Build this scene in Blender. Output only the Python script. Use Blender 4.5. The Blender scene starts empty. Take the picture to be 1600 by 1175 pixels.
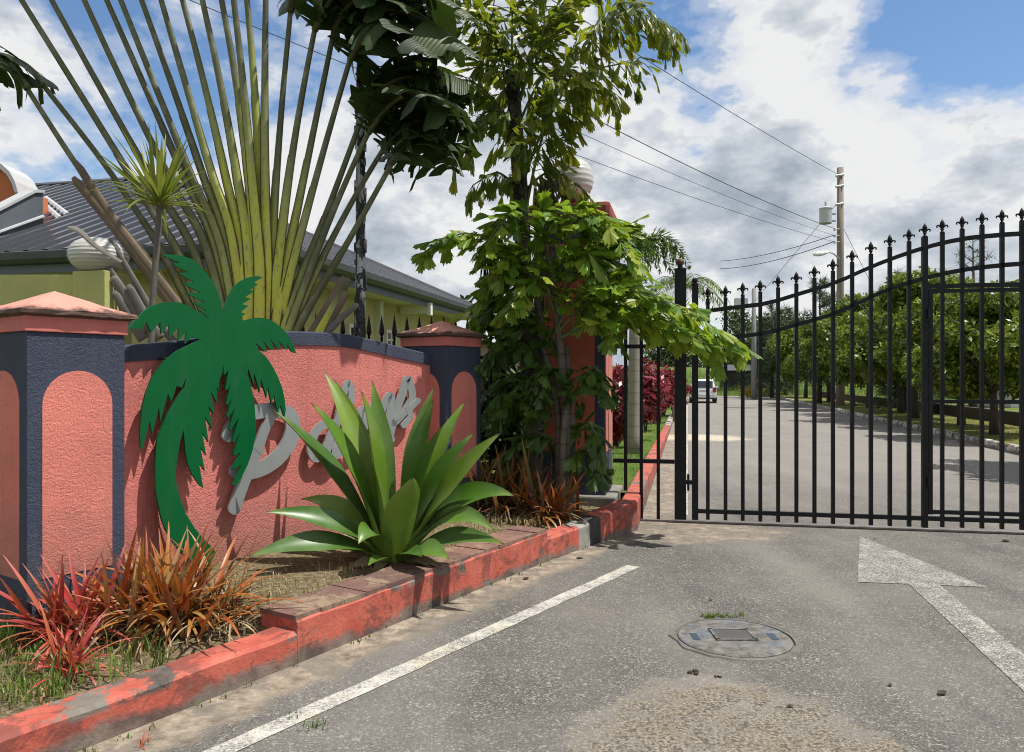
import bpy, bmesh, math, random
import numpy as np
from mathutils import Vector, Matrix, Quaternion, noise as mnoise
from mathutils.geometry import tessellate_polygon

R = math.radians
scene = bpy.context.scene
COL = scene.collection

# ------------------------------------------------------------------ camera
CAM_H, FPX, HOR = 1.6, 1200.0, 590.0
cam_d = bpy.data.cameras.new('camera')
cam = bpy.data.objects.new('camera', cam_d); COL.objects.link(cam)
cam.location = (0, 0, CAM_H); cam.rotation_euler = (R(90), 0, 0)
cam_d.sensor_fit = 'HORIZONTAL'; cam_d.sensor_width = 36; cam_d.lens = 27.0
cam_d.shift_y = 2.5 / 1600; cam_d.clip_start = 0.05; cam_d.clip_end = 3000
scene.camera = cam

# ------------------------------------------------------------------ sun + sky
SUN_EL, SUN_AZ = R(65.5), Vector((0.98, -0.20, 0)).normalized()
sun_dir = Vector((SUN_AZ.x * math.cos(SUN_EL), SUN_AZ.y * math.cos(SUN_EL), math.sin(SUN_EL)))
sd = bpy.data.lights.new('sun', 'SUN'); sd.energy = 5.0; sd.angle = R(0.53); sd.color = (1.0, 0.955, 0.88)
so = bpy.data.objects.new('sun', sd); COL.objects.link(so)
so.rotation_euler = sun_dir.to_track_quat('Z', 'Y').to_euler(); so.location = (20, -5, 60)

scene.view_settings.view_transform = 'Standard'; scene.view_settings.look = 'None'
scene.view_settings.exposure = 0.3; scene.view_settings.gamma = 1.0
scene.view_settings.use_curve_mapping = False
scene.render.engine = 'CYCLES'
scene.cycles.use_denoising = True; scene.cycles.pixel_filter_type = 'BLACKMAN_HARRIS'; scene.cycles.filter_width = 1.05; scene.cycles.use_adaptive_sampling = True; scene.cycles.adaptive_threshold = 0.02
scene.cycles.max_bounces = 5; scene.cycles.diffuse_bounces = 3; scene.cycles.glossy_bounces = 2; scene.cycles.transmission_bounces = 3; scene.cycles.transparent_max_bounces = 4

world = bpy.data.worlds.new('World'); scene.world = world; world.use_nodes = True
def build_world():
    nt = world.node_tree; nt.nodes.clear(); N = nt.nodes.new; L = nt.links.new
    out = N('ShaderNodeOutputWorld'); tc = N('ShaderNodeTexCoord')
    sky = N('ShaderNodeTexSky'); sky.sky_type = 'NISHITA'; sky.sun_disc = False
    sky.sun_elevation = SUN_EL; sky.sun_rotation = math.atan2(SUN_AZ.x, SUN_AZ.y)
    sky.altitude = 30; sky.air_density = 1.0; sky.dust_density = 0.6; sky.ozone_density = 2.0
    b1 = N('ShaderNodeBackground'); b1.inputs[1].default_value = 0.12
    hs = N('ShaderNodeHueSaturation'); hs.inputs['Saturation'].default_value = 1.12; hs.inputs['Value'].default_value = 1.0
    L(sky.outputs[0], hs.inputs['Color']); L(hs.outputs[0], b1.inputs[0])
    def M(op, a, b=None, c=None, clamp=False):
        n = N('ShaderNodeMath'); n.operation = op; n.use_clamp = clamp
        for i, x in enumerate((a, b, c)):
            if x is None: continue
            if isinstance(x, (int, float)): n.inputs[i].default_value = x
            else: L(x, n.inputs[i])
        return n.outputs[0]
    st = N('ShaderNodeVectorMath'); st.operation = 'MULTIPLY'; L(tc.outputs['Generated'], st.inputs[0]); st.inputs[1].default_value = (1.0, 1.0, 1.9)
    comb = st
    def noise(scale, detail, rough, off, dist=0.0, vec=None):
        mp = N('ShaderNodeMapping'); mp.inputs['Location'].default_value = off
        L(vec or comb.outputs[0], mp.inputs['Vector'])
        n = N('ShaderNodeTexNoise'); n.inputs['Scale'].default_value = scale; n.inputs['Detail'].default_value = detail
        n.inputs['Roughness'].default_value = rough; n.inputs['Distortion'].default_value = dist
        L(mp.outputs[0], n.inputs['Vector']); return n.outputs['Fac']
    def ramp(fac, stops, interp='LINEAR'):
        r = N('ShaderNodeValToRGB'); r.color_ramp.interpolation = interp
        e = r.color_ramp.elements
        while len(e) < len(stops): e.new(0.5)
        for i, (p, c) in enumerate(stops):
            e[i].position = p; e[i].color = (c, c, c, 1) if isinstance(c, (int, float)) else (*c, 1)
        L(fac, r.inputs[0]); return r.outputs[0]
    fac = noise(4.3, 6, 0.6, (3.1, 1.7, 0.4))
    # breaks in the cloud deck
    def hole(u, v, w, amt):
        d = Vector(((u - 800) / FPX, 1, (HOR - v) / FPX)).normalized()
        dn = N('ShaderNodeVectorMath'); dn.operation = 'DOT_PRODUCT'
        L(tc.outputs['Generated'], dn.inputs[0]); dn.inputs[1].default_value = d
        c = N('ShaderNodeMapRange'); c.interpolation_type = 'SMOOTHSTEP'
        c.inputs['From Min'].default_value = math.cos(w); c.inputs['From Max'].default_value = 1.0
        c.inputs['To Min'].default_value = 0; c.inputs['To Max'].default_value = amt
        L(dn.outputs['Value'], c.inputs['Value']); return c.outputs[0]
    for h in ((300, 30, R(16), 0.19), (1450, 60, R(10), 0.20), (1110, 0, R(9), 0.17), (1590, 50, R(8), .10), (1325, 285, R(3), 0.10),
              (480, 200, R(8), -0.12), (1270, 160, R(8), -0.10), (1250, 400, R(20), -.09), (700, 380, R(22), -.09)):
        fac = M('SUBTRACT', fac, hole(*h))
    mask = ramp(fac, [(0.31, 0.0), (0.38, 0.32), (0.44, 0.85), (0.50, 1.0)], 'EASE')
    sh = noise(5.2, 5, 0.62, (6.3, 4.2, 7.4))
    thick = ramp(fac, [(0.42, 1.0), (0.52, 0.45), (0.70, 0.1)], 'EASE')
    lit = M('ADD', M('MULTIPLY', thick, 0.34), M('SUBTRACT', M('MULTIPLY', sh, 1.9), 0.2))
    ccol = ramp(lit, [(0.45, (0.31, 0.37, 0.45)), (0.62, (0.42, 0.485, 0.565)), (0.78, (0.58, 0.64, 0.71)), (0.92, (0.78, 0.81, 0.86)), (1.0, (0.95, 0.955, 0.96))])
    b2 = N('ShaderNodeBackground'); b2.inputs[1].default_value = 0.73; L(ccol, b2.inputs[0])
    mx = N('ShaderNodeMixShader'); L(mask, mx.inputs[0]); L(b1.outputs[0], mx.inputs[1]); L(b2.outputs[0], mx.inputs[2])
    L(mx.outputs[0], out.inputs[0])
build_world()
world.cycles.sampling_method = 'MANUAL'; world.cycles.sample_map_resolution = 512

# ------------------------------------------------------------------ helpers
def W(u, v, Y):
    return Vector(((u - 800) / FPX * Y, Y, CAM_H + (HOR - v) / FPX * Y))
def Gp(u, v, z=0.0):
    return W(u, v, (CAM_H - z) * FPX / (v - HOR))

def thing(name, label, cat, loc=(0, 0, 0), group=None):
    o = bpy.data.objects.new(name, None); COL.objects.link(o); o.location = loc
    o.empty_display_size = 0.1
    tag(o, label, cat, group); return o
def tag(o, label=None, cat=None, group=None, kind=None):
    if label: o['label'] = label
    if cat: o['category'] = cat
    if group: o['group'] = group
    if kind: o['kind'] = kind
    return o
def offset(p):
    o = Vector((0, 0, 0))
    while p is not None:
        o = o + p.matrix_basis.translation; p = p.parent
    return o

def mk_mesh(name, V, F, mat=None, smooth=False, attr=None):
    me = bpy.data.meshes.new(name)
    if isinstance(V, np.ndarray): V = V.tolist()
    if isinstance(F, np.ndarray): F = F.tolist()
    me.from_pydata([tuple(v) for v in V], [], F)
    if smooth: me.polygons.foreach_set('use_smooth', [True] * len(me.polygons))
    if attr is not None:
        a = me.attributes.new('t', 'FLOAT', 'POINT'); a.data.foreach_set('value', list(attr))
    if mat: me.materials.append(mat)
    me.update(); return me
def obj(name, V, F, mat, parent=None, smooth=False, attr=None, kind=None, autosmooth=False):
    """one mesh object; V in world coordinates, made local to its parent chain."""
    off = offset(parent)
    if isinstance(V, np.ndarray): Vl = V - np.array(off)
    else: Vl = [(v[0] - off.x, v[1] - off.y, v[2] - off.z) for v in V]
    me = mk_mesh(name, Vl, F, mat, smooth, attr)
    if autosmooth: me.set_sharp_from_angle(angle=R(35))
    o = bpy.data.objects.new(name, me); COL.objects.link(o)
    if parent: o.parent = parent
    if kind: o['kind'] = kind
    return o
def inst(name, me, M, parent):
    o = bpy.data.objects.new(name, me); COL.objects.link(o); o.parent = parent
    M = Matrix.Translation(-offset(parent)) @ M
    o.matrix_basis = M; return o

class G:
    def __init__(s): s.V = []; s.F = []; s.A = []
    def add(s, V, F, a=None):
        b = len(s.V); s.V += [Vector(v) for v in V]; s.F += [tuple(i + b for i in f) for f in F]
        s.A += list(a) if a is not None else [0.0] * len(V)
    def box(s, c, ax, ay, az, bev=0.0):
        """box by centre and three half-extent vectors"""
        c, ax, ay, az = Vector(c), Vector(ax), Vector(ay), Vector(az)
        if bev <= 0:
            V = [c + sx * ax + sy * ay + sz * az for sz in (-1, 1) for sy in (-1, 1) for sx in (-1, 1)]
            s.add(V, [(0, 2, 3, 1), (4, 5, 7, 6), (0, 1, 5, 4), (1, 3, 7, 5), (3, 2, 6, 7), (2, 0, 4, 6)]); return
        bm = bmesh.new()
        vs = [bm.verts.new(c + sx * ax + sy * ay + sz * az) for sz in (-1, 1) for sy in (-1, 1) for sx in (-1, 1)]
        for f in [(0, 2, 3, 1), (4, 5, 7, 6), (0, 1, 5, 4), (1, 3, 7, 5), (3, 2, 6, 7), (2, 0, 4, 6)]: bm.faces.new([vs[i] for i in f])
        bmesh.ops.bevel(bm, geom=bm.edges[:], offset=bev, segments=2, affect='EDGES', profile=0.6)
        s.bm(bm)
    def bm(s, bm):
        bm.verts.ensure_lookup_table(); bm.verts.index_update()
        s.add([v.co.copy() for v in bm.verts], [tuple(v.index for v in f.verts) for f in bm.faces]); bm.free()
    def tube(s, pts, rad, n=8, cap=True, flat=1.0, up=None, a=None):
        pts = [Vector(p) for p in pts]; m = len(pts)
        if isinstance(rad, (int, float)): rad = [rad] * m
        prev = None; V = []; A = []
        for i, p in enumerate(pts):
            t = (pts[min(i + 1, m - 1)] - pts[max(i - 1, 0)]).normalized()
            if up is not None: x = Vector(up).cross(t)
            elif prev is None: x = t.orthogonal()
            else: x = prev - t * prev.dot(t)
            if x.length < 1e-6: x = t.orthogonal()
            x.normalize(); y = t.cross(x); prev = x
            for k in range(n):
                an = 2 * math.pi * k / n
                V.append(p + rad[i] * (math.cos(an) * x + flat * math.sin(an) * y)); A.append(a[i] if a else i / max(1, m - 1))
        F = [(i * n + k, i * n + (k + 1) % n, (i + 1) * n + (k + 1) % n, (i + 1) * n + k) for i in range(m - 1) for k in range(n)]
        if cap: F += [tuple(range(n - 1, -1, -1)), tuple((m - 1) * n + k for k in range(n))]
        s.add(V, F, A)
    def lathe(s, c, prof, n=16, axis=Vector((0, 0, 1)), capb=True, capt=True):
        c = Vector(c); x = axis.orthogonal().normalized(); y = axis.cross(x); V = []
        for r, z in prof:
            for k in range(n):
                an = 2 * math.pi * k / n; V.append(c + axis * z + r * (math.cos(an) * x + math.sin(an) * y))
        m = len(prof)
        F = [(i * n + k, i * n + (k + 1) % n, (i + 1) * n + (k + 1) % n, (i + 1) * n + k) for i in range(m - 1) for k in range(n)]
        if capb: F.append(tuple(range(n - 1, -1, -1)))
        if capt: F.append(tuple((m - 1) * n + k for k in range(n)))
        s.add(V, F)
    def prism(s, poly, nrm):
        """extrude a 3D planar polygon (ccw seen from +nrm) by -nrm"""
        poly = [Vector(p) for p in poly]; n = len(poly); nrm = Vector(nrm)
        tris = tessellate_polygon([poly])
        V = poly + [p - nrm for p in poly]
        F = [tuple(t) for t in tris] + [tuple(i + n for i in reversed(t)) for t in tris]
        F += [(i, i + n, (i + 1) % n + n, (i + 1) % n) for i in range(n)]
        s.add(V, F)
    def obj(s, name, mat, parent=None, smooth=False, kind=None, auto=False, attr=False):
        return obj(name, s.V, s.F, mat, parent, smooth or auto, s.A if attr else None, kind, auto)

def bez(p0, p1, p2, n):
    return [(1 - t) ** 2 * p0 + 2 * t * (1 - t) * p1 + t * t * p2 for t in [i / n for i in range(n + 1)]]
def catmull(pts, n=6, closed=False):
    pts = [Vector(p) for p in pts]; out = []; m = len(pts)
    for i in range(m if closed else m - 1):
        g = (lambda k: pts[k % m]) if closed else (lambda k: pts[min(max(k, 0), m - 1)])
        a, b, c, d = g(i - 1), g(i), g(i + 1), g(i + 2)
        for k in range(n):
            t = k / n
            out.append(0.5 * ((2 * b) + (c - a) * t + (2 * a - 5 * b + 4 * c - d) * t * t + (3 * b - a - 3 * c + d) * t ** 3))
    if not closed: out.append(pts[-1])
    return out

# ------------------------------------------------------------------ materials
class MB:
    """small node-graph helper"""
    def __init__(s, name):
        s.m = bpy.data.materials.new(name); s.m.use_nodes = True; s.nt = s.m.node_tree
        s.nt.nodes.clear(); s.N = s.nt.nodes.new; s.L = s.nt.links.new
        s.out = s.N('ShaderNodeOutputMaterial'); s.p = s.N('ShaderNodeBsdfPrincipled'); s.L(s.p.outputs[0], s.out.inputs[0])
        s.geo = s.N('ShaderNodeNewGeometry'); s.pos = s.geo.outputs['Position']
        s.tc = s.N('ShaderNodeTexCoord')
    def set(s, **k):
        for n, v in k.items():
            i = s.p.inputs[n.replace('_', ' ')]
            if hasattr(v, 'is_output'): s.L(v, i)
            else: i.default_value = (*v, 1) if isinstance(v, tuple) and len(v) == 3 else v
        return s
    def math(s, op, a, b=None, c=None, clamp=False):
        n = s.N('ShaderNodeMath'); n.operation = op; n.use_clamp = clamp
        for i, x in enumerate((a, b, c)):
            if x is None: continue
            if isinstance(x, (int, float)): n.inputs[i].default_value = x
            else: s.L(x, n.inputs[i])
        return n.outputs[0]
    def map(s, loc=(0, 0, 0), scale=(1, 1, 1), rot=(0, 0, 0), vec=None):
        mp = s.N('ShaderNodeMapping'); mp.inputs['Location'].default_value = loc; mp.inputs['Scale'].default_value = scale
        mp.inputs['Rotation'].default_value = rot
        s.L(vec or s.pos, mp.inputs['Vector']); return mp.outputs[0]
    def noise(s, scale, detail=4, rough=0.55, dist=0.0, vec=None):
        n = s.N('ShaderNodeTexNoise'); n.inputs['Scale'].default_value = scale; n.inputs['Detail'].default_value = detail
        n.inputs['Roughness'].default_value = rough; n.inputs['Distortion'].default_value = dist
        s.L(vec or s.pos, n.inputs['Vector']); return n.outputs['Fac']
    def voro(s, scale, feature='F1', vec=None, out='Distance', rnd=1.0):
        n = s.N('ShaderNodeTexVoronoi'); n.inputs['Scale'].default_value = scale; n.feature = feature
        n.inputs['Randomness'].default_value = rnd
        s.L(vec or s.pos, n.inputs['Vector']); return n.outputs[out]
    def ramp(s, fac, stops, interp='LINEAR'):
        r = s.N('ShaderNodeValToRGB'); r.color_ramp.interpolation = interp; e = r.color_ramp.elements
        while len(e) < len(stops): e.new(0.5)
        for i, (p, c) in enumerate(stops):
            e[i].position = p; e[i].color = (c, c, c, 1) if isinstance(c, (int, float)) else (*c, 1)
        s.L(fac, r.inputs[0]); return r.outputs[0]
    def mix(s, fac, a, b, mode='MIX'):
        n = s.N('ShaderNodeMix'); n.data_type = 'RGBA'; n.blend_type = mode
        for i, x in ((0, fac), (6, a), (7, b)):
            if hasattr(x, 'is_output'): s.L(x, n.inputs[i])
            elif isinstance(x, tuple): n.inputs[i].default_value = (*x, 1)
            else: n.inputs[i].default_value = x
        return n.outputs[2]
    def bump(s, h, strength=0.5, dist=0.01):
        b = s.N('ShaderNodeBump'); b.inputs['Strength'].default_value = strength; b.inputs['Distance'].default_value = dist
        s.L(h, b.inputs['Height']); s.L(b.outputs[0], s.p.inputs['Normal']); return s
    def sepz(s, vec=None):
        n = s.N('ShaderNodeSeparateXYZ'); s.L(vec or s.pos, n.inputs[0]); return n.outputs
    def dot(s, v, d):
        n = s.N('ShaderNodeVectorMath'); n.operation = 'DOT_PRODUCT'; s.L(v, n.inputs[0]); n.inputs[1].default_value = d
        return n.outputs['Value']
    def rand(s):
        return s.N('ShaderNodeObjectInfo').outputs['Random']
    def translucent(s, col, fac):
        t = s.N('ShaderNodeBsdfTranslucent')
        if hasattr(col, 'is_output'): s.L(col, t.inputs[0])
        else: t.inputs[0].default_value = (*col, 1)
        mx = s.N('ShaderNodeMixShader'); mx.inputs[0].default_value = fac
        s.L(s.p.outputs[0], mx.inputs[1]); s.L(t.outputs[0], mx.inputs[2]); s.L(mx.outputs[0], s.out.inputs[0]); return s

def stucco(name, col, dirt=0.25, dirtcol=(0.05, 0.045, 0.04), bscale=55, bstr=0.9, base_dirt=None, var=0.14):
    b = MB(name)
    n1 = b.noise(1.6, 6, 0.65); n2 = b.noise(38, 3, 0.5)
    c = b.mix(b.ramp(n1, [(0.3, 0.0), (0.7, 1.0)]), tuple(x * (1 - var) for x in col), tuple(min(1, x * (1 + var)) for x in col))
    c = b.mix(b.math('MULTIPLY', b.ramp(n2, [(0.45, 0.0), (0.75, 1.0)]), 0.22), c, tuple(x * 0.55 for x in col))
    streak = b.noise(4.0, 6, 0.65, vec=b.map(scale=(3.0, 3.0, 0.3)))
    c = b.mix(b.math('MULTIPLY', b.ramp(streak, [(0.52, 0.0), (0.75, 1.0)]), dirt), c, dirtcol)
    if base_dirt:
        z0, z1 = base_dirt
        z = b.sepz()[2]
        f = b.math('ADD', b.math('MULTIPLY', b.math('SUBTRACT', z, z0), 1 / (z1 - z0)), b.math('MULTIPLY', b.math('SUBTRACT', b.noise(7, 5, 0.6), 0.5), 1.4))
        c = b.mix(b.math('MULTIPLY', b.ramp(f, [(0.0, 1.0), (1.0, 0.0)]), 0.6), c, (0.16, 0.12, 0.09))
    b.set(Base_Color=c, Roughness=0.85)
    h = b.math('ADD', b.noise(bscale, 3, 0.6, 0.9), b.math('MULTIPLY', b.noise(bscale * 2.6, 2, 0.5), 0.35))
    b.bump(h, bstr, 0.012); return b.m

def plain(name, col, rough=0.6, metal=0.0, var=0.1, nscale=6, bump=0.0, bscale=80, spec=0.5):
    b = MB(name)
    c = b.mix(b.noise(nscale, 5, 0.6), tuple(x * (1 - var * 2) for x in col), tuple(min(1, x * (1 + var)) for x in col))
    b.set(Base_Color=c, Roughness=rough, Metallic=metal, Specular_IOR_Level=spec)
    if bump: b.bump(b.noise(bscale, 3), bump, 0.004)
    return b.m

def leafmat(name, stops, trans=0.3, rough=0.42, nscale=9, tip=None, use_t=None, spec=0.5):
    """stops: colours picked per leaf (object random) blended with noise; use_t: ramp along the leaf's length attribute"""
    b = MB(name)
    f = b.math('ADD', b.math('MULTIPLY', b.rand(), 0.6), b.math('MULTIPLY', b.noise(nscale, 3), 0.4))
    k = len(stops)
    c = b.ramp(f, [(0.2 + 0.6 * i / max(1, k - 1), s) for i, s in enumerate(stops)])
    if use_t:
        at = b.N('ShaderNodeAttribute'); at.attribute_name = 't'
        m = b.ramp(at.outputs['Fac'], [(p, x[1]) for p, x in use_t])
        # overlay colour along the length
        col = b.ramp(at.outputs['Fac'], [(p, x[0]) for p, x in use_t])
        c = b.mix(m, c, col)
    b.set(Base_Color=c, Roughness=rough, Specular_IOR_Level=spec)
    if trans: b.translucent(b.mix(0.5, c, (0.35, 0.5, 0.03), 'MIX') if tip is None else tip, trans)
    return b.m

def crownmat(name, stops, trans=0.3, rough=0.5, isl=True):
    """joined foliage: colour per leaf island"""
    b = MB(name)
    f = b.math('ADD', b.math('MULTIPLY', b.geo.outputs['Random Per Island'], 0.55), b.math('MULTIPLY', b.noise(1.1, 3), 0.45))
    c = b.ramp(f, [(0.2 + 0.6 * i / max(1, len(stops) - 1), s) for i, s in enumerate(stops)])
    b.set(Base_Color=c, Roughness=rough)
    if trans: b.translucent(c, trans)
    return b.m

# ------------------------------------------------------------------ layout
D = Vector((0.559, 0.829, 0)).normalized()            # along the sign wall, away from the camera
NB = Vector((-D.y, D.x, 0))                           # from the wall towards the house
UP = Vector((0, 0, 1))
P0 = Vector((-2.68, 4.24, 0))                         # near front corner of the left pillar
def wallpt(t, q, z): return P0 + D * t + NB * q + UP * z
def wallpix(u, v, q):
    """point on the vertical plane q metres behind the pillar front, seen at (u, v)"""
    b = P0 + NB * q; k = (u - 800) / FPX
    t = (k * b.y - b.x) / (D.x - k * D.y)
    Y = b.y + D.y * t
    return Vector((b.x + D.x * t, Y, CAM_H + (HOR - v) / FPX * Y))
RD = Vector((0.223, 0.975, 0)).normalized()           # along the road
RX = Vector((RD.y, -RD.x, 0))                         # across the road, to the right
KL = Vector((1.31, 8.03, 0))                          # left kerb corner
def road(s, x, z=0.0): return KL + RD * s + RX * x + UP * z
ROADW = 7.2
K = [Vector((-3.4, 0.92, 0)), Vector((-1.2, 4.29, 0)), Vector((0.307, 6.69, 0)), Vector((0.62, 7.12, 0)), Vector((0.86, 7.45, 0)), KL]
KD = (K[2] - K[1]).normalized(); KN = Vector((-KD.y, KD.x, 0))

# ------------------------------------------------------------------ ground materials
def m_asphalt():
    b = MB('asphalt')
    fine = b.voro(150, vec=b.pos, out='Color'); sp = b.sepz(fine)[0]
    fine2 = b.voro(75, vec=b.map(loc=(3, 1, 0)), out='Color'); sp2 = b.sepz(fine2)[1]
    big = b.noise(0.55, 6, 0.6); mid = b.noise(3.3, 6, 0.65); grain = b.noise(170, 2, 0.6)
    c = b.ramp(sp, [(0.0, (0.05, 0.047, 0.044)), (0.4, (0.105, 0.098, 0.09)), (0.75, (0.15, 0.14, 0.128)), (0.93, (0.2, 0.187, 0.17)), (1.0, (0.42, 0.40, 0.37))])
    c = b.mix(b.math('MULTIPLY', b.ramp(sp2, [(0.93, 0.0), (0.97, 1.0)]), 0.42), c, (0.48, 0.46, 0.42))
    c = b.mix(b.math('MULTIPLY', b.ramp(sp2, [(0.05, 1.0), (0.14, 0.0)]), 0.5), c, (0.045, 0.034, 0.034))
    c = b.mix(b.ramp(mid, [(0.3, 0.6), (0.65, 0.0)]), c, (0.07, 0.068, 0.066))
    c = b.mix(b.math('MULTIPLY', b.ramp(big, [(0.45, 0.0), (0.68, 1.0)]), 0.42), c, (0.22, 0.2, 0.175))
    # dusty bands where tyres do not run (along the road)
    lane = b.noise(1.0, 4, 0.5, vec=b.map(scale=(1.1, 0.12, 1), rot=(0, 0, R(13))))
    c = b.mix(b.math('MULTIPLY', b.ramp(lane, [(0.45, 0.0), (0.68, 1.0)]), 0.38), c, (0.25, 0.235, 0.215))
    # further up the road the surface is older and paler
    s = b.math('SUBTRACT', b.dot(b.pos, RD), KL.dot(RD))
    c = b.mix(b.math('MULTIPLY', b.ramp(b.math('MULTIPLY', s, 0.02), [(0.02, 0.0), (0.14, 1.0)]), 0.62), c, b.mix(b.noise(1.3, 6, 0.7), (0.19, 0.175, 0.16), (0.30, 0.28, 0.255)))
    # broken concrete patch
    def ell(cx, cy, rx, ry, amp, sc):
        o = b.sepz(b.map(loc=(-cx / rx, -cy / ry, 0), scale=(1 / rx, 1 / ry, 0)))
        r2 = b.math('SQRT', b.math('ADD', b.math('MULTIPLY', o[0], o[0]), b.math('MULTIPLY', o[1], o[1])))
        return b.math('ADD', r2, b.math('MULTIPLY', b.math('SUBTRACT', b.noise(sc, 7, 0.65), 0.5), amp))
    patchc = b.mix(b.ramp(b.noise(60, 7, 0.8), [(0.42, 0.0), (0.58, 1.0)]), (0.05, 0.044, 0.036), (0.31, 0.275, 0.22))
    patchc = b.mix(b.math('MULTIPLY', b.ramp(b.noise(3.2, 5, 0.7), [(0.5, 0.0), (0.7, 1.0)]), 0.5), patchc, (0.20, 0.145, 0.075))
    patchc = b.mix(b.ramp(b.sepz(b.voro(55, out='Color'))[0], [(0.78, 0.0), (0.84, 0.7)]), patchc, (0.05, 0.045, 0.04))
    pm = b.math('MULTIPLY', b.ramp(ell(0.98, 2.85, 0.76, 1.2, 1.3, 5.0), [(0.86, .95), (0.98, 0.0)]), b.ramp(b.noise(7, 7, .75), [(.36, .25), (.52, 1.)]))
    halo = b.ramp(ell(0.98, 2.85, 0.82, 1.27, 0.9, 2.6), [(0.92, 0.3), (1.15, 0.0)])
    c = b.mix(halo, c, b.mix(b.noise(60, 4, 0.7), (0.22, 0.19, 0.15), (0.42, 0.38, 0.32)))
    c = b.mix(pm, c, patchc)
    # sand washed against the kerb and round the gate post
    kd = b.math('SUBTRACT', b.dot(b.pos, -KN), K[1].dot(-KN))
    kd = b.math('ADD', kd, b.math('MULTIPLY', b.math('SUBTRACT', b.noise(4.5, 6, 0.65), 0.5), 0.42))
    sand = b.mix(b.ramp(b.noise(9, 6, 0.7), [(0.35, 0.0), (0.65, 1.0)]), (0.13, 0.105, 0.08), (0.37, 0.315, 0.245))
    sand = b.mix(b.ramp(b.noise(2.7, 4, 0.6, 0.6), [(0.5, 0.0), (0.53, 0.6)]), sand, (0.15, 0.135, 0.115))
    sm = b.math('MULTIPLY', b.ramp(kd, [(0.22, 1.0), (0.34, 0.0)]), b.ramp(b.math('MULTIPLY', s, 0.1), [(0.0, 1.0), (0.06, 0.0)]))
    sm = b.math('MAXIMUM', sm, b.math('MULTIPLY', b.ramp(ell(1.75, 7.95, 1.2, 0.62, 0.9, 3.6), [(0.7, 1.0), (1.0, 0.0)]), 0.8))
    inner = b.math('SUBTRACT', b.dot(b.pos, RX), KL.dot(RX))
    inner = b.math('ADD', inner, b.math('MULTIPLY', b.math('SUBTRACT', b.noise(3.5, 5, 0.6), 0.5), 0.6))
    si = b.math('MULTIPLY', b.ramp(inner, [(0.3, 0.85), (0.6, 0.0)]), b.ramp(b.math('MULTIPLY', s, 0.1), [(0.0, 0.0), (0.04, 1.0)]))
    c = b.mix(b.math('MAXIMUM', sm, si), c, sand)
    # cream stain across the road further in
    st = b.ramp(ell(4.9, 20.5, 1.7, 1.3, 1.1, 0.9), [(0.6, 0.75), (1.1, 0.0)])
    c = b.mix(st, c, (0.52, 0.46, 0.36))
    # hairline cracks
    cr = b.voro(0.9, feature='DISTANCE_TO_EDGE', vec=b.mix(0.14, b.map(scale=(1, 1, 0)), b.N('ShaderNodeTexNoise').outputs['Color'], 'ADD'))
    c = b.mix(b.math('MULTIPLY', b.ramp(cr, [(0.0, 1.0), (0.006, 0.0)]), b.math('MULTIPLY', b.ramp(big, [(0.45, 0.0), (0.62, 1.0)]), 0.22)), c, (0.04, 0.036, 0.03))
    b.set(Base_Color=c, Roughness=0.88, Specular_IOR_Level=0.3)
    h = b.math('ADD', b.math('MULTIPLY', sp, 0.5), b.math('ADD', grain, b.math('MULTIPLY', mid, 0.6)))
    b.bump(h, 0.75, 0.006); return b.m
M_ASPHALT = m_asphalt()

def m_grass(name, cols, s=1.0):
    b = MB(name)
    n = b.math('ADD', b.math('MULTIPLY', b.noise(0.35 * s, 4), 0.5), b.math('MULTIPLY', b.noise(9 * s, 5, 0.7), 0.5))
    b.set(Base_Color=b.ramp(n, [(0.3 + 0.4 * i / (len(cols) - 1), c) for i, c in enumerate(cols)]), Roughness=0.95, Specular_IOR_Level=0.2)
    b.bump(b.noise(45 * s, 4, 0.7), 1.0, 0.03); return b.m
M_FIELD = m_grass('field_grass', [(0.05, 0.085, 0.018), (0.10, 0.15, 0.03), (0.16, 0.19, 0.05)])
M_LAWN = m_grass('lawn_grass', [(0.05, 0.10, 0.014), (0.095, 0.16, 0.022), (0.17, 0.2, 0.05)], 2)

def m_bed():
    b = MB('planting_bed_soil')
    n1 = b.noise(3.0, 6, 0.65); n2 = b.noise(30, 5, 0.75); n3 = b.noise(110, 3, 0.7)
    c = b.ramp(n2, [(0.3, (0.06, 0.045, 0.028)), (0.5, (0.2, 0.155, 0.09)), (0.68, (0.42, 0.35, 0.21))])
    c = b.mix(b.math('MULTIPLY', b.ramp(n1, [(0.5, 0.0), (0.65, 1.0)]), 0.5), c, b.mix(n3, (0.04, 0.06, 0.012), (0.16, 0.18, 0.045)))
    b.set(Base_Color=c, Roughness=0.95, Specular_IOR_Level=0.2)
    b.bump(b.math('ADD', n2, n3), 1.0, 0.02); return b.m
M_BED = m_bed()

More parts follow.
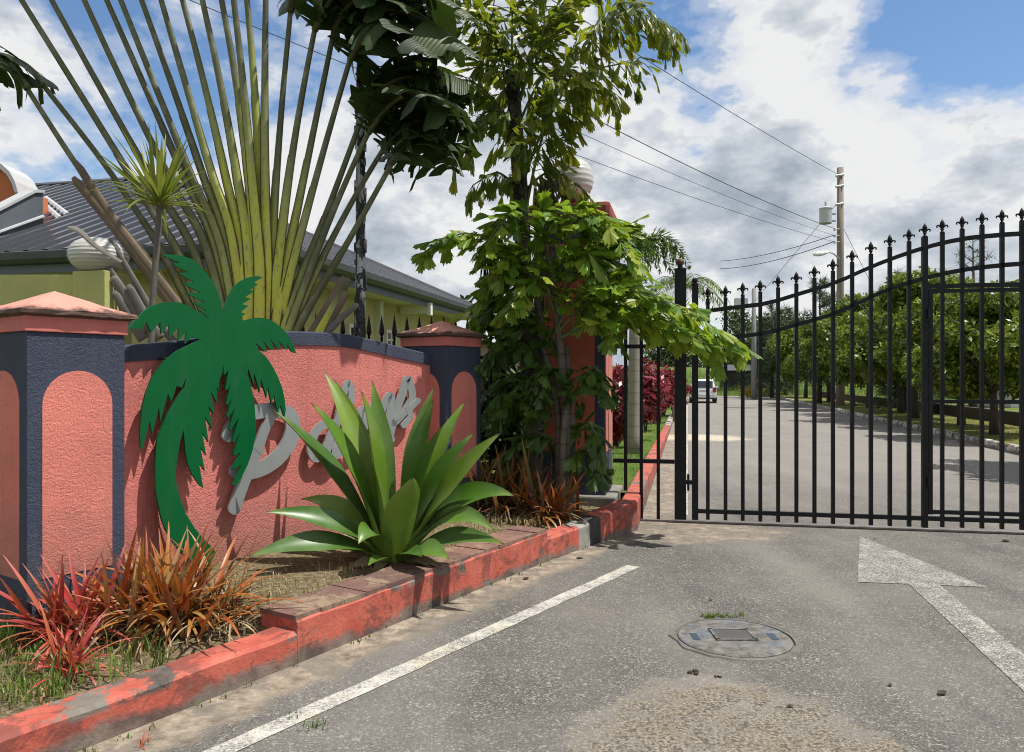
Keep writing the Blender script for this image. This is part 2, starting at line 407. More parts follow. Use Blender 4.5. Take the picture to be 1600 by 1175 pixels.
def m_kerb(name, red=True, wear=0.45, ztop=0.178):
    b = MB(name)
    z = b.sepz()[2]
    conc = b.mix(b.noise(14, 6, 0.7), (0.06, 0.053, 0.045), (0.25, 0.225, 0.19))
    conc = b.mix(b.ramp(b.noise(4, 4), [(0.45, 0.0), (0.6, 0.8)]), conc, (0.045, 0.042, 0.038))
    paint = b.mix(b.ramp(b.noise(5, 5, 0.6), [(0.3, 0.0), (0.7, 1.0)]), (0.34, 0.058, 0.038), (0.49, 0.125, 0.085)) if red else \
        b.mix(b.noise(5, 5, 0.6), (0.42, 0.40, 0.36), (0.66, 0.63, 0.57))
    paint = b.mix(b.math('MULTIPLY', b.ramp(b.noise(28, 4, 0.7), [(0.5, 0.0), (0.75, 1.0)]), 0.35), paint, (0.2, 0.05, 0.03) if red else (0.2, 0.19, 0.17))
    # damp and dirt climbing from the gutter, chips anywhere
    low = b.math('ADD', b.math('MULTIPLY', z, -8.0), b.math('MULTIPLY', b.noise(3.0, 6, 0.65), 2.2))
    f = b.ramp(low, [(0.46, 0.0), (0.60, 0.5), (0.85, 0.9)])
    chips = b.ramp(b.noise(2.3, 8, 0.68, 0.4), [(0.60 - 0.12 * wear, 0.0), (0.63 - 0.12 * wear, 1.0)])
    chips2 = b.ramp(b.noise(17, 4, 0.7), [(0.68, 0.0), (0.7, 0.9)])
    paint = b.mix(b.math('MULTIPLY', b.ramp(b.noise(3.4, 8, 0.75, 0.5), [(0.50, 0.0), (0.56, 1.0)]), 0.62), paint, (0.09, 0.035, 0.028) if red else (0.15, 0.14, 0.12))
    edge = b.math('MULTIPLY', b.ramp(b.math('MULTIPLY', b.math('ABSOLUTE', b.math('SUBTRACT', z, ztop - 0.018)), 18), [(0.25, 1.0), (0.75, 0.0)]), b.ramp(b.noise(2.4, 8, 0.72), [(0.555, 0.0), (0.585, 1.0)]))
    c = b.mix(b.math('MAXIMUM', edge, b.math('MAXIMUM', f, b.math('MAXIMUM', chips, chips2))), paint, conc)
    b.set(Base_Color=c, Roughness=0.75)
    b.bump(b.math('ADD', b.noise(40, 4, 0.6), b.math('MULTIPLY', chips, -0.5)), 0.7, 0.008); return b.m
M_KERB = m_kerb('kerb_red_paint', True, 0.35); M_KERB2 = m_kerb('kerb_red_paint_tall', True, 0.3, 0.258); M_KERBW = m_kerb('kerb_old_whitewash', False, 0.9)
M_KERBG = plain('kerb_bare_grey', (0.3, 0.29, 0.26), 0.85, var=0.3, nscale=12, bump=0.6)
M_KERBK = plain('kerb_black_paint', (0.05, 0.05, 0.05), 0.75, var=0.5, nscale=9, bump=0.6)

def m_line(name, wear):
    b = MB(name)
    n = b.math('ADD', b.math('MULTIPLY', b.noise(90, 3, 0.7), 0.5), b.math('MULTIPLY', b.noise(5, 6, 0.7), 0.5))
    sp = b.sepz(b.voro(120, out='Color'))[0]
    ground = b.ramp(sp, [(0.0, (0.06, 0.058, 0.055)), (0.7, (0.17, 0.16, 0.15)), (1.0, (0.4, 0.39, 0.36))])
    white = b.mix(b.noise(12, 5, 0.7), (0.36, 0.345, 0.305), (0.56, 0.545, 0.50))
    white = b.mix(b.ramp(b.noise(1.6, 3), [(0.5, 0.0), (0.7, 0.5)]), white, (0.55, 0.47, 0.26))
    c = b.mix(b.ramp(n, [(wear - 0.09, 0.0), (wear + 0.06, 1.0)]), ground, white)
    b.set(Base_Color=c, Roughness=0.8); b.bump(b.noise(170, 2), 0.5, 0.004); return b.m
M_LINE = m_line('line_paint', 0.50); M_ARROW = m_line('arrow_paint', 0.60)

# ------------------------------------------------------------------ ground, road, kerbs
g = G(); g.add([(-900, -300, -0.06), (900, -300, -0.06), (900, 1500, -0.06), (-900, 1500, -0.06)], [(0, 1, 2, 3)])
tag(g.obj('ground', M_FIELD), kind='structure')

poly = [K[0] - KD * 6 + KN * 0.1, K[1] + KN * 0.1, K[2] + KN * 0.1, K[5] + KN * 0.12] + [road(s, -0.1) for s in (5, 15, 30, 45, 54)] + \
       [road(57, -3), road(60, -12), road(66, -14), road(64, 2), road(58, ROADW + 0.1), road(40, ROADW + .1), road(20, ROADW + .1), road(3, ROADW + .1),
        road(-1, ROADW + 1.5), road(-3, 30), road(-25, 30), Vector((-6, -8, 0))]
tri = tessellate_polygon([poly])
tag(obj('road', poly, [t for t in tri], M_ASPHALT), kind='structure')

def kerb_run(name, pts, zt, th, mat, parent, inner, zb=-0.05, bev=0.02):
    """kerb following pts; zt list of top heights; inner = unit vector towards the planting"""
    g = G(); n = len(pts)
    prof = lambda p, z: [p + UP * zb, p + UP * (z - bev), p + inner * bev + UP * z, p + inner * (th - bev) + UP * z, p + inner * th + UP * (z - bev), p + inner * th + UP * zb]
    V = []; F = []
    for p, z in zip(pts, zt): V += prof(p, z)
    for i in range(n - 1):
        for k in range(5): a = i * 6 + k; F.append((a, a + 6, a + 7, a + 1))
    F += [(0, 1, 2, 3, 4, 5), tuple(reversed(range((n - 1) * 6, n * 6)))]
    g.add(V, F); return g.obj(name, mat, parent)
def sub(a, b, n, rough=0.006, seed=0):
    rr = random.Random(seed)
    return [a.lerp(b, i / n) + Vector((rr.uniform(-rough, rough), rr.uniform(-rough, rough), 0)) * (0 if i in (0, n) else 1) for i in range(n + 1)]
pk = thing('planter_kerb', 'low red painted kerb wall edging the planting bed', 'kerb', K[1])
rr = random.Random(5)
a = sub(K[0], K[1], 22, seed=1)
kerb_run('kerb_segment', a, [0.178 + rr.uniform(-.006, .006) for _ in a], 0.2, M_KERB, pk, KN)
a = sub(K[1] + KD * 0.002, K[2], 16, seed=2)
kerb_run('kerb_segment', a, [0.25 + 0.015 * i / 16 + rr.uniform(-.004, .004) for i in range(17)], 0.3, M_KERB2, pk, KN)
a = sub(K[2] + KD * 0.002, K[3], 4, seed=3); kerb_run('kerb_segment', a, [0.2, 0.203, 0.206, 0.21, 0.213], 0.2, M_KERB, pk, KN)
a = sub(K[3], K[3].lerp(K[4], .5), 3, seed=4); kerb_run('kerb_segment', a, [0.217, 0.22, 0.223, 0.23], 0.2, M_KERBG, pk, KN)
a = sub(K[3].lerp(K[4], .5), K[4], 3, seed=6); kerb_run('kerb_segment', a, [0.232, 0.24, 0.245, 0.252], 0.2, M_KERBK, pk, KN)
a = sub(K[4], K[5], 5, seed=7); kerb_run('kerb_segment', a, [0.255, 0.265, 0.275, 0.285, 0.297, 0.31], 0.22, M_KERB, pk, KN)
# thin bricks laid along the taller length
def m_brickcap():
    b = MB('cap_brick_clay')
    c = b.mix(b.ramp(b.math('ADD', b.math('MULTIPLY', b.rand(), 0.5), b.math('MULTIPLY', b.noise(20, 5, 0.7), 0.5)), [(0.25, 0.0), (0.75, 1.0)]), (0.11, 0.06, 0.05), (0.24, 0.125, 0.095))
    c = b.mix(b.ramp(b.noise(7, 5, 0.7), [(0.55, 0.0), (0.7, 0.8)]), c, (0.05, 0.045, 0.04))
    c = b.mix(b.ramp(b.noise(4, 6, 0.7, 0.5), [(0.5, 0.0), (0.6, 0.75)]), c, (0.26, 0.2, 0.13))
    b.set(Base_Color=c, Roughness=0.8); b.bump(b.noise(60, 4), 0.7, 0.006); return b.m
M_CAPB = m_brickcap()
nb = 15; seglen = (K[2] - K[1]).length
for i in range(nb):
    t = (i + 0.5) / nb; z = 0.25 + 0.015 * t
    gg = G(); gg.box(K[1] + KD * (t * seglen) + KN * (0.16 + rr.uniform(-.006, .004)) + UP * (z + 0.002 + rr.uniform(-.003, .003)), KD * (seglen / nb * 0.5 - 0.0015), KN * 0.15, UP * 0.014)
    gg.obj('cap_brick', M_CAPB, pk)

# kerb along the road inside the gate (red top fading to whitewash) and the old kerb opposite
ik = thing('driveway_kerb', 'red topped kerb running inside the gate beside the croton hedge', 'kerb', KL)
for i in range(12):
    a = [road(0.01 + i * 3.9 + j * 1.3, 0) for j in range(4)]
    kerb_run('kerb_segment', a, [0.31 - 0.012 * (i * 3 + j) if i * 3 + j < 12 else 0.166 for j in range(4)], 0.18, M_KERB if i < 4 else M_KERBW, ik, -RX)
rk = thing('road_kerb', 'worn whitewashed kerb along the tree lined right side of the road', 'kerb', road(2, ROADW))
for i in range(18):
    a = [road(1 + i * 3.2 + j * 1.05, ROADW) for j in range(4)]
    kerb_run('kerb_segment', a, [0.17 + rr.uniform(-.01, .01) for _ in a], 0.16, M_KERBW, rk, RX)

# verges
def sheet(name, f, ns, nq, mat, kind='structure'):
    V = [f(i / ns, j / nq) for i in range(ns + 1) for j in range(nq + 1)]
    F = [(i * (nq + 1) + j, (i + 1) * (nq + 1) + j, (i + 1) * (nq + 1) + j + 1, i * (nq + 1) + j + 1) for i in range(ns) for j in range(nq)]
    return tag(obj(name, V, F, mat, smooth=True), kind=kind)
def nz(p, s, a): return a * mnoise.noise(Vector((p.x * s, p.y * s, 3.3)))
def f(a, q):
    p = road(0.8 + a * 54, -0.17 - q * 9); p.z = max(0.12, 0.27 - a * 1.1) * (1 - q) + 0.1 * q + nz(p, .8, .02); return p
sheet('lawn', f, 60, 12, M_LAWN)
def f(a, q):
    p = road(0.5 + a * 58, ROADW + 0.15 + q * 2.9); p.z = 0.13 + nz(p, .7, .03); return p
sheet('verge', f, 60, 6, m_grass('verge_grass', [(0.07, 0.085, 0.02), (0.15, 0.15, 0.035), (0.24, 0.2, 0.075)], 2))
# planting bed in front of and around the sign wall
def f(a, q):
    t = -5.0 + a * 9.6
    base = K[1] + KD * t + KN * (0.17 + q * 1.62)
    zk = 0.12 if t < 0 else (0.23 + 0.008 * t if t < seglen else 0.19)
    if t < 0: zw = 0.13 + 0.05 * max(0, 1 + t / 2)
    else: zw = 0.29
    base.z = zk * (1 - q) + zw * q + nz(base, 2.2, .018) + nz(base, 9, .006); return base
sheet('planting_bed', f, 110, 22, M_BED)
# yard behind the wall
def f(a, q):
    t = -7 + a * 12; p = P0 + D * t + NB * (0.36 + q * 2.4 - max(0, -t) * .1 * (1 - q)); p.z = 0.155 + 0.125 * min(1, max(0, (t + .1) / .5)) + nz(p, 1.2, .02); return p
sheet('yard', f, 20, 8, M_BED)

# ------------------------------------------------------------------ road markings
def flat(name, pts, z, mat, kind='structure'):
    pts = [Vector((p.x, p.y, z)) for p in pts]; tr = tessellate_polygon([pts])
    o = obj(name, pts, list(tr), mat); return tag(o, kind=kind)
ln = (Vector((1.03, 6.51, 0)) - Vector((-1.14, 3.43, 0))).normalized(); lnn = Vector((-ln.y, ln.x, 0))
e0, e1 = Vector((-1.14, 3.43, 0)) - ln * 3.5, Vector((1.03, 6.51, 0))
rr = random.Random(8)
ptsL = [e0.lerp(e1, i / 60) + lnn * (0.06 + rr.uniform(-.006, .004)) for i in range(61)]; ptsR = [e0.lerp(e1, i / 60) - lnn * (0.06 + rr.uniform(-.006, .004)) for i in range(61)]
flat('edge_line_marking', ptsR + ptsL[::-1], 0.004, M_LINE)
flat('lane_line_marking', [road(s, 0.52 + rr.uniform(-.01, .01)) for s in range(1, 40)] + [road(s, 0.42 + rr.uniform(-.01, .01)) for s in range(39, 0, -1)], 0.004, M_LINE)
tipA, bl, br_ = Gp(1343, 838), Gp(1340, 910), Gp(1543, 918)
sl, sr = bl.lerp(br_, 0.40), bl.lerp(br_, 0.64)
flat('arrow_marking', [tipA, bl, sl - ln * 0, sl - RD * 3.6, sr - RD * 3.6, sr, br_], 0.004, M_ARROW)

# ------------------------------------------------------------------ sign wall and its pillars
CORAL = (0.57, 0.175, 0.15); SLATE = (0.036, 0.046, 0.080)
M_CORAL = stucco('coral_stucco', CORAL, 0.5, (0.26, 0.08, 0.065), base_dirt=(0.25, 0.75))
M_SLATE = stucco('slate_stucco', SLATE, 0.3, (0.12, 0.12, 0.13))
M_SALMON = stucco('salmon_arch_paint', (0.60, 0.19, 0.15), 0.3, (0.32, 0.10, 0.08), base_dirt=(0.4, 0.9))
M_BAND = plain('band_coral', (0.52, 0.15, 0.13), 0.75, var=0.15, nscale=9, bump=0.3)
def m_cap():
    b = MB('cap_weathered')
    at = b.N('ShaderNodeAttribute'); at.attribute_name = 't'
    col = b.mix(b.noise(6, 5, 0.65), (0.52, 0.20, 0.155), (0.66, 0.32, 0.25))
    f = b.math('ADD', at.outputs['Fac'], b.math('MULTIPLY', b.math('SUBTRACT', b.noise(9, 7, 0.75), 0.5), 1.5))
    col = b.mix(b.math('MULTIPLY', b.ramp(f, [(0.55, 0.0), (0.85, 1.0)]), 0.9), col, (0.045, 0.036, 0.03))
    b.set(Base_Color=col, Roughness=0.9); b.bump(b.noise(30, 6, 0.75), 0.9, 0.012); return b.m
M_CAP = m_cap()
def arch_panel(o, ex, w, z0, z1, nrm, mat, parent):
    """arched painted panel: o lower centre on the face, ex along the face, nrm outward"""
    r = w / 2; pts = [o + ex * r + UP * z0]
    for k in range(0, 19): an = math.pi * k / 18; pts.append(o + ex * (r * math.cos(an)) + UP * (z1 - r + r * math.sin(an)))
    pts.append(o - ex * r + UP * z0)
    g = G(); g.prism([p + nrm * 0.004 for p in pts], nrm * 0.012); g.obj('arch_panel', mat, parent)
def pillar(o, w, zb, label, band=0.088, apex=0.175, arch=(0.47, 1.64)):
    c = o + D * (w / 2) + NB * (w / 2)
    t = thing('sign_pillar', label, 'pillar', (c.x, c.y, 0), 'square pillars at the ends of the sign wall')
    g = G(); g.box(c + UP * (zb / 2 - 0.02), D * w / 2, NB * w / 2, UP * (zb / 2 + 0.02), 0.008); g.obj('shaft', M_SLATE, t)
    for (oo, ex, nr) in ((o + D * w / 2, D, -NB), (o + NB * w / 2, -NB, -D), (o + D * w + NB * w / 2, NB, D), (o + D * w / 2 + NB * w, -D, NB)):
        arch_panel(oo, ex, w - 0.16, arch[0], arch[1], nr, M_SALMON, t)
    h = w / 2 + 0.013
    g = G(); g.box(c + UP * (zb + band / 2), D * h, NB * h, UP * band / 2, 0.005); g.obj('band', M_BAND, t)
    # pyramid cap with rounded weathered rim
    rg = random.Random(int(o.y * 10)); V = []; F = []; A = []
    n = 12; m = 5; hh = w / 2 + 0.05
    rim = []
    for (ax, ay, bx, by) in ((-1, -1, 1, -1), (1, -1, 1, 1), (1, 1, -1, 1), (-1, 1, -1, -1)):
        for k in range(n): rim.append((ax + (bx - ax) * k / n, ay + (by - ay) * k / n))
    L = len(rim)
    rings = [(hh - 0.035, 0.0, 1.0), (hh, 0.012, 1.0), (hh, 0.030, 1.0)] + [(hh * (1 - i / m), 0.036 + (apex - 0.036) * (i / m) ** 1.08, (1 - i / m) ** 1.6 * 0.85) for i in range(0, m)]
    for (r_, z_, a_) in rings:
        for (x, y) in rim:
            j = rg.uniform(-1, 1) * 0.006 * (1 if a_ > .5 else .4)
            V.append(c + D * (x * (r_ + j)) + NB * (y * (r_ + j)) + UP * (zb + band + z_ + j * .8)); A.append(a_)
    for i in range(len(rings) - 1):
        for k in range(L): F.append((i * L + k, i * L + (k + 1) % L, (i + 1) * L + (k + 1) % L, (i + 1) * L + k))
    V.append(c + UP * (zb + band + apex)); A.append(0.0); top = (len(rings) - 1) * L
    for k in range(L): F.append((top + k, top + (k + 1) % L, len(V) - 1))
    F.append(tuple(range(L - 1, -1, -1)))
    obj('cap', V, F, M_CAP, t, attr=A); return t
PW = 0.556
pillar(P0, PW, 1.858, 'big slate blue pillar with salmon arch at near end of the sign wall, behind red bromeliads')
P1 = P0 + D * 3.676
pillar(P1, PW, 1.905, 'slate blue pillar with salmon arch at far end of the sign wall, beside the iron fence', arch=(0.62, 1.66))

sw = thing('sign_wall', 'coral stucco sign wall with slate blue arched coping between two pillars', 'wall', wallpt(2.1, 0.3, 0))
prof = catmull([(0.556, 1.690, 0), (1.0, 1.735, 0), (1.5, 1.808, 0), (1.95, 1.852, 0), (2.45, 1.862, 0), (2.75, 1.842, 0), (3.2, 1.78, 0), (3.676, 1.718, 0)], 6)
WQ, WT = 0.2, 0.2
poly = [wallpt(0.55, WQ, -0.05), wallpt(3.68, WQ, -0.05)] + [wallpt(p.x, WQ, p.y) for p in reversed(prof)]
g = G(); g.prism(poly, -NB * WT); g.obj('wall_panel', M_CORAL, sw)
g = G(); pr = [p for p in prof]
V = []; F = []
for i, p in enumerate(pr):
    t_ = min(max(p.x, 0.557), 3.675)
    for (q, z) in ((WQ - 0.014, p.y), (WQ - 0.014, p.y + 0.098), (WQ - 0.004, p.y + 0.108), (WQ + WT + 0.004, p.y + 0.108), (WQ + WT + 0.014, p.y + 0.098), (WQ + WT + 0.014, p.y)):
        V.append(wallpt(t_, q, z))
for i in range(len(pr) - 1):
    for k in range(6): F.append((i * 6 + k, i * 6 + (k + 1) % 6, (i + 1) * 6 + (k + 1) % 6, (i + 1) * 6 + k))
F += [(5, 4, 3, 2, 1, 0), tuple((len(pr) - 1) * 6 + k for k in range(6))]
g.add(V, F); g.obj('coping', M_SLATE, sw)

# ------------------------------------------------------------------ palm tree cut-out and lettering
PALM = """253.4,398.2 266,397 284,399.5 299,404 310,413 322,425.4 331.7,439 338.5,451 344,466 346.7,478.6 348.8,488 350.9,480 356.3,465 364.5,450.7 374,440.4 385,434.3
395.8,432 404,431.5 410.8,433.4 397.2,441 403.3,444.5 391,452.7 397.2,455.4 382.9,464.3 391.7,466.3 378.8,475.2 388.3,478 375.4,488 383.6,490 375.4,497.7 381.5,501
391.7,497.7 405.4,496 419,498.3 432.6,505.8 446,518 454.4,530.4 459.9,542.6 462.6,552 456.5,550 448.3,537 450.3,546 446,544.7 435.3,531.7 438.7,545.3 434,544 422.4,529.7
427.8,546 423,546 410.8,532.4 417,549.4 412.9,548.7 398.6,534.4 404,547.4 413.5,554.9 421,564 427.5,575 435.3,591 441.2,606.6 445,624 446.5,640 445,652.6 438.3,633 434.3,646.7
428.5,616.4 424.5,631 418.7,602.7 416.7,621.3 407.9,591 406,613.4 397,582 397,603 388.3,576 386.4,587 379.5,570.3 388.3,589 394.2,610.5 398,634 399.7,657.5 399,681 395.2,702.5
387.3,726 376.6,747.6 367.8,759.3 363.8,757.4 377.5,727 363.8,733.9 363.8,730 376.6,706.4 366.8,712.3 364.8,709.4 375.6,675 365.8,691.8 363.3,689.8 373.6,651.6 361,672.2 358,670.2
367.8,636 357,652.6 354,650.6 362.9,621.3 356,633 353,631 360,600.7 356,609.5 352,607.6 357,578 351,586 349.2,584 350,569.4 346.2,587 343.3,592 342,610 339,603.6 339,629 329.8,612
334.5,646.7 326,633.6 331.7,671 320.4,650.4 326,690.7 315.7,674.8 322.3,711.3 313,698 320.4,735.6 311,723.4 317.8,762.3 313.8,759.8 300.8,742 292.8,722.6 289.5,703 288.6,689.7 287,672
282,688 278.3,708.4 275.5,731 274,740.4 276.6,759.8 282.2,780.8 291,803.5 304,824.5 317,840.7 333,857 340,868 330,884 312,886 290,872 272,850 258.8,827.7 252.3,810 246.7,784 243.4,764.7
242.6,732.3 243.4,706 245.6,686 252,669 262,646 276,622 288,606 291,589.6 284.2,606 276.4,602.7 268,628 262.4,614.9 251,658.8 248.4,636.4 238,678.5 234,658 222.7,701 219.4,699
219,671 222.2,637 227.8,614.9 238,588.7 256.8,564 275.5,549 288,542.6 314,530.3 299,527 289.5,537 291.5,518 277.9,533.7 280,510.6 264.2,527.6 265,505 252,522 250.6,502.4 236.3,519.4
228.8,503 221.3,514 207.7,512.6 198.9,514.7 207.7,504.4 220,490.8 233.6,479.2 248.6,473.8 263.6,471.7 278.6,472.4 293.5,477.2 307.2,485.4 316.7,491.5 328.3,499 311.5,483.8 322.8,485.5
301,473 320,472.4 290,457.7 313.3,456.8 284,442 303,441 279.2,426.5 294.2,425.7 269,411.8 280.6,410.4"""
pts = [tuple(map(float, s.split(','))) for s in PALM.split()]
poly = [wallpix(u, v, WQ - 0.125) for u, v in pts]
b = MB('green_enamel')
dust = b.ramp(b.noise(3, 7, 0.7, vec=b.map(scale=(2, 2, .5))), [(.52, 0.), (.75, .1)])
b.set(Base_Color=b.mix(dust, b.mix(b.noise(5, 5, 0.6), (0.0006, 0.07, 0.019), (0.0012, 0.10, 0.028)), (.10, .17, .12)), Roughness=0.36, Specular_IOR_Level=0.22); b.bump(b.noise(14, 3), 0.05, 0.005)
M_GREEN = b.m
pe = thing('palm_tree_cutout', 'flat bright green metal palm tree shape mounted on the coral sign wall', 'sign', wallpix(320, 880, WQ - 0.125))
g = G(); g.prism(list(reversed(poly)), -NB * 0.016); g.obj('palm_plate', M_GREEN, pe)
M_BLK = plain('bracket_black', (0.02, 0.02, 0.02), 0.5)
for (u, v) in ((262, 560), (400, 520), (330, 640), (258, 700), (262, 790)):
    a = wallpix(u, v, WQ - 0.108); g = G(); g.tube([a, a + NB * 0.118], 0.009, 8); g.obj('bracket', M_BLK, pe)

b = MB('brushed_silver')
b.set(Base_Color=b.mix(b.noise(9, 4), (0.34, 0.37, 0.38), (0.44, 0.465, 0.475)), Metallic=0.55, Roughness=0.38); M_SILVER = b.m
sl_ = thing('sign_lettering', 'silver script lettering on the coral wall between palm cutout and agave', 'lettering', wallpix(500, 760, WQ - 0.06))
def stroke(g, pts, width, th=0.018, q=WQ - 0.07):
    """flat ribbon stroke with round ends, pts in crop pixels (340 + x/4.706, 580 + y/4.706); widths in the same pixels"""
    pp = catmull([(x, y, 0) for x, y in pts], 5); n = len(pp)
    ws = width if isinstance(width, (list, tuple)) else (width, width)
    left = []; right = []
    for i, p in enumerate(pp):
        tg = (pp[min(i + 1, n - 1)] - pp[max(i - 1, 0)]).normalized(); nn = Vector((-tg.y, tg.x, 0)); w = (ws[0] + (ws[1] - ws[0]) * i / (n - 1)) / 2
        left.append(p + nn * w); right.append(p - nn * w)
    def cap(c, frm, w, sgn):
        tg = (pp[1] - pp[0]).normalized() if sgn < 0 else (pp[-1] - pp[-2]).normalized()
        nn = Vector((-tg.y, tg.x, 0)); out = []
        for k in range(1, 6):
            an = math.pi * k / 6
            out.append(c + (nn * math.cos(an) + tg * math.sin(an)) * w if sgn > 0 else c + (-nn * math.cos(an) - tg * math.sin(an)) * w)
        return out
    # quads strip + end fans, extruded
    endc = [pp[-1]] + [left[-1]] + cap(pp[-1], None, ws[1] / 2, 1) + [right[-1]]
    stc = [pp[0]] + [right[0]] + cap(pp[0], None, ws[0] / 2, -1) + [left[0]]
    tow = lambda p: wallpix(340 + p.x / 4.706, 580 + p.y / 4.706, q)
    ring = left + endc[2:-1] + right[::-1] + stc[2:-1]
    V = [tow(p) for p in ring]; m = len(ring); Vb = [v + NB * th for v in V]
    nE = len(endc) - 3; F = []
    iR = lambda i: n + nE + (n - 1 - i)
    for i in range(n - 1): F += [(i, i + 1, iR(i + 1), iR(i))]
    F.append(tuple([n - 1] + list(range(n, n + nE)) + [iR(n - 1)]))
    F.append(tuple([iR(0)] + list(range(n + nE + n, m)) + [0]))
    Fb = [tuple(i + m for i in reversed(f)) for f in F]
    S = [(i, i + m, (i + 1) % m + m, (i + 1) % m) for i in range(m)]
    g.add(V + Vb, [tuple(reversed(f)) for f in F] + [tuple(reversed(f)) for f in Fb] + [tuple(reversed(f)) for f in S])
letters = [
    [([(85, 470), (130, 385), (220, 320), (330, 292), (440, 288), (528, 318), (556, 400), (530, 520), (452, 630), (350, 705), (240, 742), (140, 735)], 108),
     ([(425, 250), (395, 340), (345, 440), (300, 560), (245, 700), (185, 840), (125, 1010)], (58, 92)), ([(290, 555), (325, 592)], 44)],
    [([(850, 385), (770, 400), (712, 470), (690, 560), (720, 640), (780, 600), (830, 500), (862, 400)], 62), ([(862, 390), (815, 540), (800, 650), (850, 640), (890, 560)], 58)],
    [([(905, 560), (950, 400), (980, 250), (985, 130), (958, 85), (930, 170), (890, 340), (862, 520), (880, 620), (950, 560)], 46)],
    [([(1000, 560), (1030, 400), (1062, 285), (1088, 300), (1075, 400), (1050, 520)], 50), ([(1062, 470), (1110, 330), (1150, 250), (1172, 270), (1160, 400), (1140, 500)], 50),
     ([(1150, 470), (1210, 290), (1262, 182), (1282, 205), (1262, 330), (1240, 470), (1280, 500)], 50)],
    [([(1262, 500), (1310, 320), (1360, 170), (1398, 55), (1425, 120), (1432, 200), (1400, 265), (1350, 330), (1300, 380)], 52), ([(1310, 345), (1390, 300), (1475, 215)], 40), ([(1400, 270), (1420, 330), (1370, 400)], 40)]]
for k, L_ in enumerate(letters):
    g = G()
    for i, (p, w) in enumerate(L_): stroke(g, p, w, q=WQ - 0.07 - 0.0015 * i)
    o = g.obj('letter', M_SILVER, sl_, auto=True)
    o['label'] = 'silver script letter ' + 'Palms'[k]
g = G()
for (x, y) in ((300, 300), (540, 420), (250, 740), (790, 420), (960, 120), (1075, 300), (1270, 200), (1400, 80)):
    a = wallpix(340 + x / 4.706, 580 + y / 4.706, WQ - 0.056); g.tube([a, a + NB * 0.07], 0.006, 6)
g.obj('stud', M_BLK, sl_)

# ------------------------------------------------------------------ gate
def m_iron():
    b = MB('black_iron_paint')
    c = b.mix(b.ramp(b.noise(7, 6, 0.7), [(0.4, 0.0), (0.75, 1.0)]), (0.005, 0.0055, 0.007), (0.013, 0.013, 0.015))
    c = b.mix(b.math('MULTIPLY', b.ramp(b.noise(30, 5, 0.7), [(0.66, 0.0), (0.74, 1.0)]), 0.6), c, (0.09, 0.05, 0.03))
    b.set(Base_Color=c, Roughness=b.ramp(b.noise(11, 4), [(0.3, 0.4), (0.7, 0.6)]), Specular_IOR_Level=0.25); b.bump(b.noise(60, 3), 0.15, 0.003); return b.m
M_IRON = m_iron()
M_STEEL = plain('bare_steel', (0.25, 0.24, 0.23), 0.45, 0.7, var=0.3)
GE = Vector((0.9816, -0.1908, 0)); GN = Vector((-GE.y, GE.x, 0)); G0 = Vector((1.87, 8.53, 0))
def gs(u):
    k = (u - 800) / FPX; return (k * G0.y - G0.x) / (GE.x - k * GE.y)
def gz(u, v): return CAM_H + (HOR - v) / FPX * (G0 + GE * gs(u)).y
def gp(s, z, d=0.0): return G0 + GE * s + GN * d + UP * z
def interp(tab, s):
    if s <= tab[0][0]: return tab[0][1]
    for (a, za), (b_, zb) in zip(tab, tab[1:]):
        if s <= b_: return za + (zb - za) * (s - a) / (b_ - a)
    return tab[-1][1]
def ctab(px):
    t = [(gs(u), gz(u, v)) for u, v in px]
    pp = catmull([(a, b_, 0) for a, b_ in t], 8); return [(p.x, p.y) for p in pp]
SM = 3.62
T_TIP = ctab([(1086, 449), (1106, 448), (1133.6, 446), (1160.5, 441), (1187.9, 437), (1215.7, 430), (1244.3, 424), (1272.5, 415), (1301.4, 404), (1331.4, 390), (1360.7, 377), (1390.3, 366), (1420.3, 357), (1446, 348), (1472.3, 342), (1503.3, 337), (1534.3, 331), (1565.6, 327), (1596.6, 324), (1640, 322)])
T_R1 = ctab([(1086, 489), (1115, 484.5), (1160, 479), (1200, 473.6), (1252, 458), (1302, 443), (1345, 424), (1390, 405.5), (1445, 387), (1503, 373.5), (1560, 367.5), (1597, 365), (1640, 364)])
T_R2 = ctab([(1086, 531), (1140, 527), (1200, 519.6), (1252, 505), (1302, 490.6), (1345, 471), (1390, 451.5), (1445, 434.5), (1503, 422), (1560, 415), (1597, 412), (1640, 411)])
mir = lambda s: s if s <= SM else 2 * SM - s
def fleur():
    g = G()
    g.lathe((0, 0, 0), [(0.020, 0.0), (0.024, 0.006), (0.020, 0.014), (0.012, 0.020), (0.012, 0.032), (0.020, 0.036), (0.020, 0.044), (0.010, 0.052), (0.013, 0.066), (0.026, 0.092), (0.017, 0.118), (0.002, 0.146)], 8)
    for sx in (-1, 1):
        g.tube([Vector((sx * x, 0, z)) for x, z in ((0.004, 0.046), (0.016, 0.066), (0.034, 0.080), (0.050, 0.076), (0.054, 0.062), (0.045, 0.055))], [0.008, 0.010, 0.010, 0.009, 0.007, 0.004], 6)
    return mk_mesh('finial', g.V, g.F, M_IRON, True)
FLEUR = fleur()
def gbar(g, s, z0, z1, h=0.019, d=0.0): g.box(gp(s, (z0 + z1) / 2, d), GE * h, GN * h, UP * ((z1 - z0) / 2))
